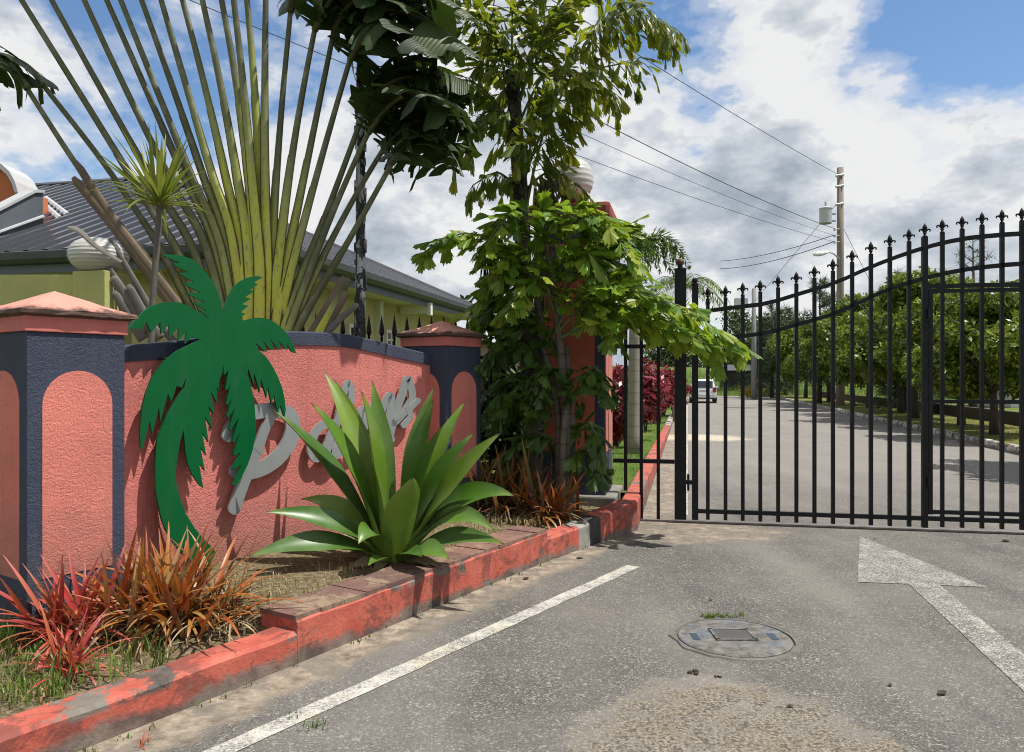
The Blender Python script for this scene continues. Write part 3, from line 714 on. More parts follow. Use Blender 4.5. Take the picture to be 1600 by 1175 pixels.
def garc(name, tab, s0, s1, par, h=0.02, hz=0.022, d=0.0, n=40):
    V = []; F = []
    for i in range(n + 1):
        s = s0 + (s1 - s0) * i / n; z = tab(s)
        for (dd, dz) in ((-h, -hz), (h, -hz), (h, hz), (-h, hz)): V.append(gp(s, z + dz, d + dd))
    for i in range(n):
        for k in range(4): F.append((i * 4 + k, i * 4 + (k + 1) % 4, (i + 1) * 4 + (k + 1) % 4, (i + 1) * 4 + k))
    F += [(3, 2, 1, 0), tuple(n * 4 + k for k in range(4))]
    return obj(name, V, F, M_IRON, par)
gate = thing('driveway_gate', 'tall black iron driveway gate with arched rails and fleur de lis tips', 'gate', gp(0.2, 0))
SL, SR = gs(1086), 2 * SM - gs(1086)
WL, WR = gs(1445), 2 * SM - gs(1445)
bars = [gs(u) for u in (1106, 1133.6, 1160.5, 1187.9, 1215.7, 1244.3, 1272.5, 1301.4, 1331.4, 1360.7, 1390.3, 1420.3)]
wbars = [gs(u) for u in (1472.3, 1503.3, 1534.3, 1565.6, 1596.6)]
allb = bars + [2 * SM - s for s in bars]
wb = wbars + [2 * SM - s for s in wbars]
ztip = lambda s: interp(T_TIP, mir(s)); zr1 = lambda s: interp(T_R1, mir(s)); zr2 = lambda s: interp(T_R2, mir(s))
ZW = gz(1520, 446)
for s in allb:
    g = G(); gbar(g, s, 0.035, ztip(s) - 0.146); p = g.obj('bar', M_IRON, gate)
    inst('finial', FLEUR, Matrix.Translation(gp(s, ztip(s) - 0.147)) @ Matrix.Rotation(math.atan2(GE.y, GE.x), 4, 'Z'), p)
for s in wb:
    g = G(); gbar(g, s, ZW + 0.024, ztip(s) - 0.146); p = g.obj('bar', M_IRON, gate)
    inst('finial', FLEUR, Matrix.Translation(gp(s, ztip(s) - 0.147)) @ Matrix.Rotation(math.atan2(GE.y, GE.x), 4, 'Z'), p)
for s in (WL, WR):
    g = G(); gbar(g, s - 0.003 if s == WL else s, 0.03, ztip(s) - 0.146, 0.027); p = g.obj('stile', M_IRON, gate)
    inst('finial', FLEUR, Matrix.Translation(gp(s, ztip(s) - 0.147)) @ Matrix.Rotation(math.atan2(GE.y, GE.x), 4, 'Z'), p)
for s in (SL, SR):
    g = G(); gbar(g, s, 0.03, 2.62, 0.033); g.lathe(gp(s, 2.62), [(0.04, 0), (0.04, 0.02), (0.02, 0.03), (0.036, 0.05), (0.03, 0.075), (0.0, 0.085)], 12); g.obj('stile', M_IRON, gate)
garc('rail', zr1, SL, SR, gate, d=-0.001); garc('rail', zr2, SL, SR, gate, d=0.001)
garc('rail', lambda s: gz(1086, 801) * 0 + 0.125, SL, SR, gate, h=0.022, n=2)
garc('rail', lambda s: ZW, WL, WR, gate, h=0.021, n=2)
wk = G()
for s, sg in ((WL, 1), (WR, -1)): gbar(wk, s + sg * 0.05, 0.17, ZW - 0.03, 0.021, -0.002)
wick = wk.obj('wicket_frame', M_IRON, gate); wick['label'] = 'pedestrian wicket set into the tall gate'
for z in (ZW - 0.052, gz(1520, 627.7), 0.195):
    g = G(); g.box(gp((WL + WR) / 2, z), GE * ((WR - WL) / 2 - 0.071), GN * 0.019, UP * 0.02); g.obj('wicket_rail', M_IRON, wick)
for s in wb:
    g = G(); gbar(g, s, 0.04, ZW - 0.026, 0.0175, 0.003); g.obj('wicket_bar', M_IRON, wick)
for z in (gz(1450, 490), gz(1450, 752)):
    g = G(); g.tube([gp(WL + 0.024, z - 0.05, -0.04), gp(WL + 0.024, z + 0.05, -0.04)], 0.016, 10); g.obj('hinge', M_IRON, gate)
g = G(); g.box(gp((SL - 0.08) / 2 + 0.04, 0.44), GE * 0.09, GN * 0.02, UP * 0.022); g.box(gp(0.085, 0.44), GE * 0.012, GN * 0.03, UP * 0.09); g.obj('latch', M_IRON, gate)

tr = thing('gate_track', 'steel gate track rail set in the asphalt under the gate', 'track', gp(3.5, 0, -0.05))
g = G(); g.box(gp(3.6, 0.006, -0.06), GE * 3.75, GN * 0.025, UP * 0.008); g.obj('base_plate', plain('rusty_steel', (0.08, 0.06, 0.05), 0.7, 0.3, var=0.4), tr)
g = G(); g.tube([gp(-0.1, 0.022, -0.06), gp(7.3, 0.022, -0.06)], 0.012, 8); g.obj('rail', M_STEEL, tr)

def gate_post(s, label):
    t = thing('gate_post', label, 'post', gp(s, 0))
    g = G(); g.box(gp(s, 1.38), GE * 0.063, GN * 0.063, UP * 1.42, 0.006); g.obj('shaft', M_IRON, t)
    g = G(); g.lathe(gp(s, 2.798), [(0.07, 0), (0.07, 0.012), (0.03, 0.02), (0.025, 0.045)], 12); g.obj('collar', M_IRON, t)
    g = G(); g.lathe(gp(s, 2.84), [(0.012, 0), (0.036, 0.015), (0.046, 0.042), (0.036, 0.07), (0.012, 0.085), (0, 0.088)], 14, capb=False); g.obj('ball', plain('ball_rusty', (0.10, 0.045, 0.035), 0.6, var=0.3), t, True)
gate_post(0.0, 'square black gate post with ball top left of the driveway gate')
gate_post(2 * SM, 'square black gate post with ball top at the far right gate end')

sp_ = thing('fence_panel', 'short black iron panel between gate pillar and gate post', 'fence', gp(-0.4, 0))
for u, zb in ((977.6, 0.33), (1002, 0.02), (1028.6, 0.02)):
    g = G(); gbar(g, gs(u), zb, 2.34); p = g.obj('bar', M_IRON, sp_)
    inst('finial', FLEUR, Matrix.Translation(gp(gs(u), 2.339)) @ Matrix.Rotation(math.atan2(GE.y, GE.x), 4, 'Z'), p)
for z in (0.665, 1.95, 2.22):
    g = G(); g.box(gp((gs(958) - 0.065) / 2, z), GE * (-(gs(958) + 0.065) / 2), GN * 0.021, UP * 0.022); g.obj('rail', M_IRON, sp_)

# ------------------------------------------------------------------ gate pillar with globe lamp
M_PILSHADE = stucco('pillar_panel_shaded', (0.52, 0.125, 0.075), 0.2)  # arch paint for faces off the sun, with the shade put into the colour
M_REDCAP = plain('cap_red', (0.30, 0.052, 0.04), 0.75, var=0.2, bump=0.4)
M_CONC = plain('concrete', (0.22, 0.21, 0.185), 0.9, var=0.35, nscale=8, bump=0.8, bscale=40)
def globe(c, rx, rz, ribs, mat, parent, name='globe'):
    prof = []; n = ribs * 4
    for i in range(n + 1):
        a = -math.pi / 2 + math.pi * i / n
        r = rx * math.cos(a) ** 0.82 if math.cos(a) > 1e-6 else 0.001
        prof.append((max(0.001, r * (1 - 0.03 * (0.5 + 0.5 * math.cos(i * math.pi / 2)))), rz * math.sin(a)))
    g = G(); g.lathe(c, prof, 40, capb=False, capt=False); return g.obj(name, mat, parent, True)
b = MB('opal_glass'); b.set(Base_Color=(0.56, 0.56, 0.54), Roughness=0.3); b.translucent((0.55, 0.55, 0.53), 0.2); M_OPAL = b.m
def gate_pillar(C, label, lamp):
    w = 0.8; c = C - RX * w / 2 + RD * w / 2
    t = thing('gate_pillar', label, 'pillar', (c.x, c.y, 0))
    g = G(); g.box(c + UP * 1.69, RX * w / 2, RD * w / 2, UP * 1.68, 0.008); g.obj('shaft', M_SLATE, t)
    for (oo, ex, nr, ww) in ((c - RD * w / 2, RX, -RD, 0.56), (c + RX * w / 2, RD, RX, 0.72), (c - RX * w / 2, -RD, -RX, 0.56), (c + RD * w / 2, -RX, RD, 0.56)):
        arch_panel(oo, ex, ww, 0.78, 2.75, nr, M_PILSHADE if ww < .6 else M_SALMON, t)
    g = G(); h = w / 2
    for (h_, z0, z1) in ((h + 0.03, 3.0, 3.08), (h + 0.015, 3.30, 3.36)): g.box(c + UP * (z0 + z1) / 2, RX * h_, RD * h_, UP * (z1 - z0) / 2, 0.01)
    g.obj('band', M_BAND, t)
    g = G(); g.box(c + UP * 3.44, RX * (h + 0.06), RD * (h + 0.06), UP * 0.085, 0.05); g.obj('cap', M_REDCAP, t)
    g = G(); g.box(c + UP * 0.14, RX * (h + 0.12), RD * (h + 0.1), UP * 0.17, 0.02); g.obj('plinth', M_CONC, t)
    l = thing('globe_lamp', lamp, 'lamp', (c.x, c.y, 3.525))
    g = G(); g.lathe(c + UP * 3.522, [(0.13, 0), (0.13, 0.02), (0.07, 0.04), (0.06, 0.09), (0.10, 0.115), (0.10, 0.15)], 20); g.obj('neck', plain('lamp_neck', (0.09, 0.035, 0.03), 0.5), l, True)
    globe(c + UP * 3.885, 0.225, 0.24, 12, M_OPAL, l)
gate_pillar(Vector((1.022, 8.40, 0)), 'tall coral and slate gate pillar half hidden by fishtail palm leaves', 'white ribbed globe lamp on top of the tall gate pillar')

# ------------------------------------------------------------------ iron fence behind the sign wall
fa, fb = Vector((-2.75, 7.52, 0)), Vector((0.2, 8.68, 0)); fd = (fb - fa).normalized(); fn = Vector((-fd.y, fd.x, 0))
fence = thing('picket_fence', 'black iron spear topped fence between sign wall and gate pillar, before the yellow house', 'fence', fa)
g = G(); g.box((0, 0, 1.09), (0.011, 0, 0), (0, 0.011, 0), (0, 0, 0.92))
g.lathe((0, 0, 2.0), [(0.018, 0), (0.018, 0.02), (0.012, 0.03), (0.034, 0.07), (0.024, 0.14), (0.002, 0.26)], 4, capb=True)
PICK = mk_mesh('picket', g.V, g.F, M_IRON)
nF = int((fb - fa).length / 0.135)
for i in range(nF + 1):
    inst('picket', PICK, Matrix.Translation(fa + fd * (i * 0.135)) @ Matrix.Rotation(math.atan2(fd.y, fd.x), 4, 'Z'), fence)
for z in (0.35, 1.82):
    g = G(); g.box((fa + fb) / 2 + UP * z, fd * ((fb - fa).length / 2), fn * 0.016, UP * 0.02); g.obj('rail', M_IRON, fence)

# ------------------------------------------------------------------ the yellow house
M_YEL = stucco('yellow_house_paint', (0.50, 0.45, 0.22), 0.12, bscale=20, bstr=0.25)
M_OLIVE = stucco('olive_wall_paint', (0.40, 0.40, 0.15), 0.25, (0.12, 0.13, 0.05), bscale=18, bstr=0.2)
def m_metalroof():
    b = MB('roof_metal'); 
    b.set(Base_Color=b.mix(b.noise(3, 4), (0.014, 0.014, 0.02), (0.024, 0.024, 0.032)), Roughness=0.2, Specular_IOR_Level=0.9, Coat_Weight=0.25, Coat_Roughness=0.12); return b.m
M_ROOF = m_metalroof()
M_GUT = plain('gutter_grey', (0.055, 0.062, 0.065), 0.4); M_FASC = plain('fascia_grey', (0.11, 0.125, 0.135), 0.55)
M_WHITE = plain('white_paint', (0.72, 0.71, 0.66), 0.6); M_SOFF = plain('soffit_cream', (0.55, 0.50, 0.36), 0.8)
M_GLASS = plain('window_glass', (0.02, 0.025, 0.03), 0.08)
E2 = -RX                                        # along the front eave, away from the road
HB = Vector((-0.64, 19.2, 0)); HL = 10.2; HA = HB - RD * HL; ZE, PT = 3.2, 0.466; HWID = 17.0
house = thing('yellow_house', 'yellow house with dark ribbed metal hip roof behind the traveller palm', 'house', HA + RD * 5 + E2 * 5)
def hp(r, e, z): return HA + RD * r + E2 * e + UP * z      # r: 0..HL along the road, e: from the road side inwards
half = HL / 2
def roof_strip(kind, i, wdt):
    """one ribbed sheet of a roof plane, clipped at the hips"""
    a, b_ = i * wdt, (i + 1) * wdt
    segs = [(a, 0.0), (b_ - 0.125, 0.0), (b_ - 0.105, 0.07), (b_ - 0.03, 0.07), (b_ - 0.01, 0.0), (b_, 0.0)]
    V = []; F = []
    for (x, h) in segs:
        if kind == 'front':      # x runs along e, rises along r
            top = min(half, x, HWID - x); lo = hp(0, x, ZE + h); hi = hp(top, x, ZE + PT * top + h)
        else:                    # road end: x runs along r, rises along e
            top = min(x, HL - x); lo = hp(x, 0, ZE + h); hi = hp(x, top, ZE + PT * top + h)
        V += [lo, hi]
    for k in range(len(segs) - 1): F.append((2 * k, 2 * k + 1, 2 * k + 3, 2 * k + 2))
    obj('roof_sheet', V, F, M_ROOF, house)
for i in range(int(HWID / 0.3)): roof_strip('front', i, 0.3)
for i in range(int(HL / 0.3)): roof_strip('end', i, 0.3)
g = G(); g.add([hp(HL, 0, ZE), hp(HL, HWID, ZE), hp(half, HWID - half, ZE + PT * half), hp(half, half, ZE + PT * half)], [(0, 1, 2, 3)]); g.add([hp(0, HWID, ZE), hp(HL, HWID, ZE), hp(half, HWID - half, ZE + PT * half)], [(0, 1, 2)]); g.obj('roof_plane', M_ROOF, house)
g = G(); zr = ZE + PT * half
for a_, b_ in ((hp(0, 0, ZE), hp(half, half, zr)), (hp(HL, 0, ZE), hp(half, half, zr)), (hp(half, half, zr), hp(half, HWID - half, zr))):
    g.tube([a_ + UP * 0.03, b_ + UP * 0.03], 0.07, 6)
g.obj('ridge_cap', M_ROOF, house)
g = G()
for p, q in ((hp(0, 0, 0), hp(0, HWID, 0)), (hp(0, 0, 0), hp(HL, 0, 0))):
    dd = (q - p).normalized(); out = -RD if abs(dd.dot(RD)) < .5 else RX
    prof = [(0.0, 0.02), (0.13, 0.03), (0.14, 0.02), (0.13, -0.07), (0.08, -0.12), (0.0, -0.13)]
    V = [x + out * a_ + UP * (ZE + z_) for x in (p + dd * -0.12, q) for a_, z_ in prof]
    g.add(V, [(k, (k + 1) % 6, (k + 1) % 6 + 6, k + 6) for k in range(6)] + [(5, 4, 3, 2, 1, 0), (6, 7, 8, 9, 10, 11)])
g.obj('gutter', M_GUT, house, auto=True)
g = G(); g.box(hp(0.012, HWID / 2, ZE - 0.13), E2 * HWID / 2, RD * 0.012, UP * 0.11); g.box(hp(HL / 2, 0.012, ZE - 0.13), RD * (HL / 2 - 0.03), E2 * 0.012, UP * 0.11); g.obj('fascia', M_FASC, house)
g = G(); g.add([hp(0.03, 0.03, ZE - 0.2), hp(0.03, HWID, ZE - 0.2), hp(0.7, HWID, ZE - 0.19), hp(0.7, 0.7, ZE - 0.19), hp(HL - .7, 0.7, ZE - 0.19), hp(HL, 0.03, ZE - 0.2)], [(0, 1, 2, 3), (0, 3, 4, 5)]); g.obj('soffit', M_SOFF, house)
INS = 0.62
g = G(); g.box(hp(HL / 2, HWID / 2, 1.46), RD * (HL / 2 - INS), E2 * (HWID / 2 - INS), UP * 1.55); g.obj('wall', M_YEL, house)
def on_end_wall(u):
    b = hp(0, INS, 0); k = (u - 800) / FPX; r = (k * b.y - b.x) / (RD.x - k * RD.y); return r
for (u0, u1, z0, z1) in ((541, 561, 1.95, 2.5), (600, 615, 2.0, 2.5), (654, 670, 1.9, 2.5), (707, 716, 1.95, 2.5)):
    r0, r1 = on_end_wall(u0), on_end_wall(u1)
    rm, hw, zm, hz = (r0 + r1) / 2, (r1 - r0) / 2, (z0 + z1) / 2, (z1 - z0) / 2
    g = G()
    for (a_, b_, ha, hb) in ((rm, z1 - .03, hw, .03), (rm, z0 + .03, hw, .03), (r0 + .03, zm, .03, hz - .06), (r1 - .03, zm, .03, hz - .06), (rm, zm, .02, hz - .06), (rm, zm + .06, hw - .06, .015)):
        g.box(hp(a_, INS - 0.03, b_), RD * ha, E2 * 0.03, UP * hb)
    w = g.obj('window', M_WHITE, house)
    g = G(); g.box(hp(rm, INS - 0.012, zm), RD * (hw - .05), E2 * 0.008, UP * (hz - .05)); g.obj('pane', M_GLASS, w)
r_ = on_end_wall(588); g = G(); g.box(hp(r_, INS - 0.05, 1.5), RD * 0.07, E2 * 0.06, UP * 1.5); g.obj('pilaster', M_WHITE, house)
g = G(); r_ = on_end_wall(622); g.box(hp(r_, 0.25, ZE - 0.3), RD * 0.05, E2 * 0.3, UP * 0.05); g.box(hp(r_, -0.03, ZE - 0.27), RD * 0.06, E2 * 0.04, UP * 0.12); g.obj('bracket', M_WHITE, house)
# curved orange gable with slate shoulder breaking through the front roof
M_ORG = plain('gable_orange', (0.52, 0.15, 0.06), 0.8, var=0.08, bump=0.2); M_TRIM = plain('gable_trim', (0.42, 0.43, 0.45), 0.7, var=0.1); M_SLP = plain('shoulder_slate', (0.10, 0.115, 0.14), 0.8, var=0.25, nscale=3, bump=0.3)
def pxprism(pts, Y, th, mat, name, parent):
    g = G(); g.prism([W(u, v, Y) for u, v in reversed(pts)], (0, -th, 0)); return g.obj(name, mat, parent)
pxprism([(-300, 480), (-300, 262), (-60, 240), (-20, 254), (0, 263), (10, 272), (18, 286), (23, 300), (46, 300), (46, 420), (0, 480)], 12.4, 0.5, M_ORG, 'gable', house)
pxprism([(-302, 254), (-60, 232), (-20, 246), (2, 256), (14, 267), (23, 283), (28, 301), (23, 301), (18, 286), (10, 272.5), (0, 263.5), (-20, 254.5), (-60, 240.5), (-302, 262.5)], 12.33, 0.62, M_TRIM, 'gable_trim', house)
SHA, SHB = W(0, 364, 11.25), W(67, 340, 11.85); SHD = Vector((SHB.x - SHA.x, SHB.y - SHA.y, 0)).normalized(); SHN = Vector((-SHD.y, SHD.x, 0))
def shp(u, v):
    k = (u - 800) / FPX; t = (k * SHA.y - SHA.x) / (SHD.x - k * SHD.y); Y = SHA.y + SHD.y * t; return Vector((SHA.x + SHD.x * t, Y, CAM_H + (HOR - v) / FPX * Y))
def shprism(pts, off, th, mat, name):
    g = G(); g.prism([shp(u, v) - SHN * off for u, v in reversed(pts)], -SHN * th); g.obj(name, mat, house)
shprism([(-60, 420), (-60, 357), (0, 329), (54, 301), (67, 301), (67.5, 360), (0, 420)], 0, 0.3, M_SLP, 'gable_shoulder')
shprism([(-60, 352), (0, 324.5), (53, 297), (68, 297), (68, 301.2), (54, 301.2), (0, 329.2), (-60, 357.2)], 0.03, 0.36, M_TRIM, 'shoulder_trim')
def roofpt(u, v):
    """where the view ray meets the front roof plane"""
    d = Vector(((u - 800) / FPX, 1, (HOR - v) / FPX)); n = (RD * PT - UP); n = Vector((RD.x * PT, RD.y * PT, -1)); o = Vector((0, 0, CAM_H)); a = hp(0, 0, ZE)
    return o + d * ((a - o).dot(n) / d.dot(n))
g = G()
for (a_, b_, r__) in (((70, 313), (104, 340), .05), ((66, 322), (92, 346), .05)): g.tube([roofpt(*a_) + UP * .05, roofpt(*b_) + UP * .05], r__, 6, flat=.5)
g.tube([shp(-40, 378), shp(0, 362) - SHN * .02, shp(67, 338) - SHN * .02], .025, 6)
g.obj('flashing', M_TRIM, house)

# olive boundary wall and the oval globe lamp on its end pier
yw = thing('yard_wall', 'olive yellow boundary wall behind the near sign pillar', 'wall', (-4.8, 6.9, 0))
g = G(); g.box((-6.4, 7.02, 1.24), (2.55, 0, 0), (0, 0.09, 0), (0, 0, 1.29), 0.01); g.obj('wall_panel', M_OLIVE, yw)
g = G(); g.box((-3.72, 6.98, 1.28), RX * 0.17, RD * 0.17, (0, 0, 1.27), 0.01); g.obj('pier', M_OLIVE, yw)
ol = thing('oval_lamp', 'white ribbed oval lamp on the olive wall in front of the roof', 'lamp', (-3.74, 6.93, 2.55))
globe(Vector((-3.74, 6.95, 2.705)), 0.255, 0.158, 14, M_OPAL, ol)
g = G(); g.lathe((-3.74, 6.95, 2.548), [(0.10, 0), (0.10, 0.012), (0.06, 0.02)], 16); g.obj('neck', M_BLK, ol)

# second house further along
h2 = thing('house', 'small grey roofed house beyond the yellow house eave', 'house', (-0.2, 26, 0))
g = G(); g.box((-0.5, 28, 1.3), (3, 0, 0), (0, 2.5, 0), (0, 0, 1.45)); g.obj('wall', plain('neighbour_wall', (0.35, 0.25, 0.22), 0.8), h2)
g = G(); zt = 2.75
g.add([(-4, 25, zt), (3.2, 25, zt), (3.2, 31, zt), (-4, 31, zt), (-4, 28, zt + 1.4), (3.2, 28, zt + 1.4)], [(0, 1, 5, 4), (2, 3, 4, 5), (1, 2, 5), (3, 0, 4), (3, 2, 1, 0)]); g.obj('roof', plain('grey_sheet_roof', (0.36, 0.38, 0.42), 0.5, 0.2), h2)

# ------------------------------------------------------------------ thin lamp post with peeling paint
def m_peel():
    b = MB('peeling_black_paint')
    f = b.ramp(b.noise(9, 7, 0.72, 0.3, vec=b.map(scale=(1.4, 1.4, 0.55))), [(0.515, 0.0), (0.535, 1.0)])
    b.set(Base_Color=b.mix(f, (0.014, 0.014, 0.018), (0.42, 0.42, 0.45)), Roughness=0.55); b.bump(f, 0.8, 0.006); return b.m
lp = thing('lamp_post', 'thin black lamp post with peeling paint beside the traveller palm', 'lamp post', W(563, 590, 7.3) * 1)
pb = Vector((-1.44, 7.3, 0)); M_PEEL = m_peel()
g = G(); g.tube([pb + UP * z for z in (0.1, 1.5, 2.5, 3.5, 4.5)], [0.055, 0.052, 0.048, 0.044, 0.04], 14); g.obj('pole', M_PEEL, lp, True)
rg = random.Random(3); g = G()
for i in range(70):
    z = rg.uniform(1.7, 4.4); an = rg.uniform(0, 6.28); o = pb + Vector((math.cos(an), math.sin(an), 0)) * 0.048 + UP * z
    s_ = rg.uniform(.01, .028); g.box(o, Vector((-math.sin(an), math.cos(an), 0)) * s_, Vector((math.cos(an), math.sin(an), rg.uniform(-.6, .6))) * 0.008, UP * s_ * 1.6)
g.obj('paint_flakes', M_PEEL, lp, kind='stuff')
g = G(); g.tube([pb + UP * 4.48, pb + Vector((0.02, -.02, 4.68)), pb + Vector((0.10, -.1, 4.86)), pb + Vector((0.16, -.15, 4.95))], [0.042, 0.045, 0.045, 0.04], 10); g.obj('arm', M_IRON, lp, True)
hd = G(); hd.box(pb + Vector((0.26, -.3, 5.02)), (0.17, 0.02, 0.03), (-0.02, 0.2, 0.0), (-0.01, 0, 0.05), 0.012); hdo = hd.obj('lamp_head', M_IRON, lp)
g = G(); g.box(pb + Vector((0.268, -.3, 4.962)), (0.14, 0.015, 0.024), (-0.015, 0.17, 0.0), (0, 0, 0.006)); g.obj('lens', plain('lens_pale', (0.6, 0.6, 0.58), 0.4), hdo)
g = G(); g.tube([pb + Vector((.14, -.12, 4.78)), pb + Vector((.14, -.12, 4.88)), pb + Vector((.26, -.14, 4.90)), pb + Vector((.28, -.14, 4.8))], 0.014, 8); g.obj('bracket', plain('bracket_grey', (0.4, 0.4, 0.4), 0.5), lp)

# ------------------------------------------------------------------ manhole, small road things
mc = Vector((1.36, 4.70, 0)); mh = thing('manhole_cover', 'round concrete manhole cover with flaking blue paint in the asphalt', 'manhole', mc)
def m_manhole():
    b = MB('manhole_concrete')
    c = b.mix(b.ramp(b.noise(16, 6, 0.7), [(0.35, 0.0), (0.65, 1.0)]), (0.055, 0.052, 0.05), (0.19, 0.178, 0.16))
    c = b.mix(b.ramp(b.noise(5.5, 7, 0.75), [(0.52, 0.0), (0.64, 0.6)]), c, b.mix(b.noise(40, 5, .8), (0.045, 0.085, 0.15), (0.16, 0.20, 0.25)))
    b.set(Base_Color=c, Roughness=0.85); b.bump(b.noise(50, 5, 0.7), 0.8, 0.006); return b.m
M_MH = m_manhole(); rg = random.Random(11)
g = G(); n = 40; V = []; F = []
for r, z in ((0.385, -0.01), (0.372, 0.010), (0.352, 0.012), (0.345, -0.008)):
    for k in range(n): a_ = 2 * math.pi * k / n; rr_ = r * (1 + (0.09 if r > .37 else .015) * mnoise.noise(Vector((math.cos(a_) * 3, math.sin(a_) * 3, 1)))); V.append(mc + Vector((rr_ * math.cos(a_), rr_ * math.sin(a_), z)))
for i in range(3):
    for k in range(n): F.append((i * n + k, i * n + (k + 1) % n, (i + 1) * n + (k + 1) % n, (i + 1) * n + k))
g.add(V, F); g.obj('ring', plain('ring_sandy_concrete', (.15, .14, .125), .9, var=.4, nscale=10, bump=.8, bscale=40), mh)
g = G(); g.lathe(mc, [(0.338, -0.01), (0.338, 0.010), (0.328, 0.015)], 40); g.obj('lid', M_MH, mh)
g = G(); g.box(mc + Vector((0.0, 0.03, 0.017)), (0.105, -0.012, 0), (0.008, 0.085, 0), (0, 0, 0.004)); lid = g.obj('plate', plain('plate_dark', (0.075, 0.07, 0.075), 0.7, var=0.3), mh)
g = G()
for sx, sy, hx, hy in ((-.115, .03, .01, .1), (.115, .03, .01, .1), (0, .128, .125, .01), (0, -.068, .125, .01)): g.box(mc + Vector((sx, sy - .01 * sx, 0.018)), (hx, 0, 0), (0, hy, 0), (0, 0, 0.006))
g.obj('plate_rim', M_MH, mh)
for sx in (-0.24, 0.235):
    g = G(); g.box(mc + Vector((sx, 0.0, 0.014)), (0.022, -0.004, 0), (0, 0.06, 0), (0, 0, 0.003)); g.obj('lifting_slot', plain('slot_blue', (0.035, 0.06, 0.10), 0.7, var=0.4), mh)

# litter on the road: each dead leaf or clod its own thing
M_LIT = plain('dead_leaf', (0.05, 0.035, 0.022), 0.9, var=0.4)
def clod(name, label, cat, p, s, seed, group=None):
    rg = random.Random(seed); g = G()
    for i in range(4):
        a_ = rg.uniform(0, 6.28); o = p + Vector((math.cos(a_), math.sin(a_), 0)) * s * rg.uniform(.2, .8)
        bm = bmesh.new(); bmesh.ops.create_icosphere(bm, subdivisions=1, radius=s * rg.uniform(.35, .6))
        for v in bm.verts: v.co = Vector((v.co.x * rg.uniform(.7, 1.3), v.co.y * rg.uniform(.7, 1.3), v.co.z * rg.uniform(.4, .8))) + o + UP * s * .2
        g.bm(bm)
    tag(g.obj(name, M_LIT), label, cat, group)
clod('dirt_clod', 'dark crumbled clod on the edge of the concrete patch below the manhole', 'clod', Gp(1085, 1052), 0.03, 1)
clod('dirt_clod', 'small dark clod right of the crumbled one below the manhole', 'clod', Gp(1122, 1058), 0.018, 2)
def dead_leaf(p, s, ang, label):
    g = G(); n = 6; V = []
    for i in range(n + 1):
        x = i / n - .5; w = 0.28 * math.sin(math.pi * (i + .3) / (n + .6))
        for y in (-w, 0, w): V.append(p + Vector((math.cos(ang) * x * s - math.sin(ang) * y * s, math.sin(ang) * x * s + math.cos(ang) * y * s, 0.006 + s * (0.25 * x * x + 0.35 * abs(y)))))
    F = [(i * 3 + k, i * 3 + k + 1, (i + 1) * 3 + k + 1, (i + 1) * 3 + k) for i in range(n) for k in range(2)]
    g.add(V, F); tag(g.obj('dead_leaf', M_LIT), label, 'leaf', 'dead leaves lying on the asphalt')
for (u, v, s, a_, l) in ((1572, 846, .1, .3, 'dark curled dead leaf before the gate, right of the arrow tip'), (1472, 1085, .07, .7, 'dead leaf low in the picture left of the arrow shaft'),
                         (1391, 1072, .035, 1.2, 'tiny dead leaf between manhole and arrow shaft'), (1367, 843, .04, .2, 'tiny dead leaf on the arrow head tip'), (906, 873, .08, .4, 'brown dead leaf in the gutter below the black kerb band'),
                         (822, 905, .07, 1.0, 'brown dead leaf in the sandy gutter below the tall kerb length'), (1110, 938, .04, 2.0, 'dead leaf above the manhole'), (1235, 1105, .04, 0.1, 'dead leaf on the concrete patch')):
    dead_leaf(Gp(u, v), s, a_, l)

# ------------------------------------------------------------------ utility pole, wires, far poles
def m_wood():
    b = MB('pole_wood'); c = b.mix(b.noise(3, 6, 0.7, vec=b.map(scale=(9, 9, 0.5))), (0.13, 0.105, 0.085), (0.30, 0.26, 0.22)); b.set(Base_Color=c, Roughness=0.9); return b.m
UPX = W(1313, 590, 40.00); up_ = thing('utility_pole', 'wooden utility pole with transformer and street light rising behind the trees', 'utility pole', (UPX.x, 40.00, 0))
def pz(v): return CAM_H + (HOR - v) / FPX * 40.00
g = G(); g.tube([Vector((UPX.x, 40.00, z)) for z in (0, 4, 8, pz(262))], [0.22, 0.2, 0.175, 0.16], 12); g.obj('pole', m_wood(), up_, True)
M_GREYM = plain('galvanised_grey', (0.42, 0.44, 0.45), 0.5, 0.3, var=0.08)
tc_ = W(1290, 337, 39.78)
g = G(); g.lathe(tc_ - UP * 0.42, [(0.28, 0), (0.31, 0.03), (0.31, 0.74), (0.33, 0.75), (0.33, 0.8), (0.2, 0.88), (0.05, 0.9), (0.05, 1.15), (0.02, 1.18)], 20); tr_ = g.obj('transformer', M_GREYM, up_, auto=True)
g = G(); g.box(tc_ + Vector((0.38, 0.1, 0.1)), (0.18, 0, 0), (0, 0.04, 0), (0, 0, 0.04)); g.box(tc_ + Vector((0.38, 0.1, -0.25)), (0.18, 0, 0), (0, 0.04, 0), (0, 0, 0.04)); g.obj('mount', M_GREYM, tr_)
g = G(); 
for v in (358, 368, 378): 
    a_ = W(1312, v, 39.89); b_ = W(1304, v, 39.57); g.tube([a_, b_], 0.03, 6); g.lathe(b_ - UP * .08, [(0.05, 0), (0.07, .04), (0.05, .08), (0.06, .12), (.02, .16)], 8)
for v in (275, 292, 320): g.tube([W(1306, v, 39.78), W(1318, v - 2, 39.78)], 0.07, 6)
g.obj('insulators', M_GREYM, up_)
g = G(); g.tube([W(1312, 405, 39.78), W(1302, 396, 39.35), W(1294, 394, 39.14)], 0.035, 8); arm = g.obj('light_arm', M_GREYM, up_)
hc = W(1282, 396, 38.92)
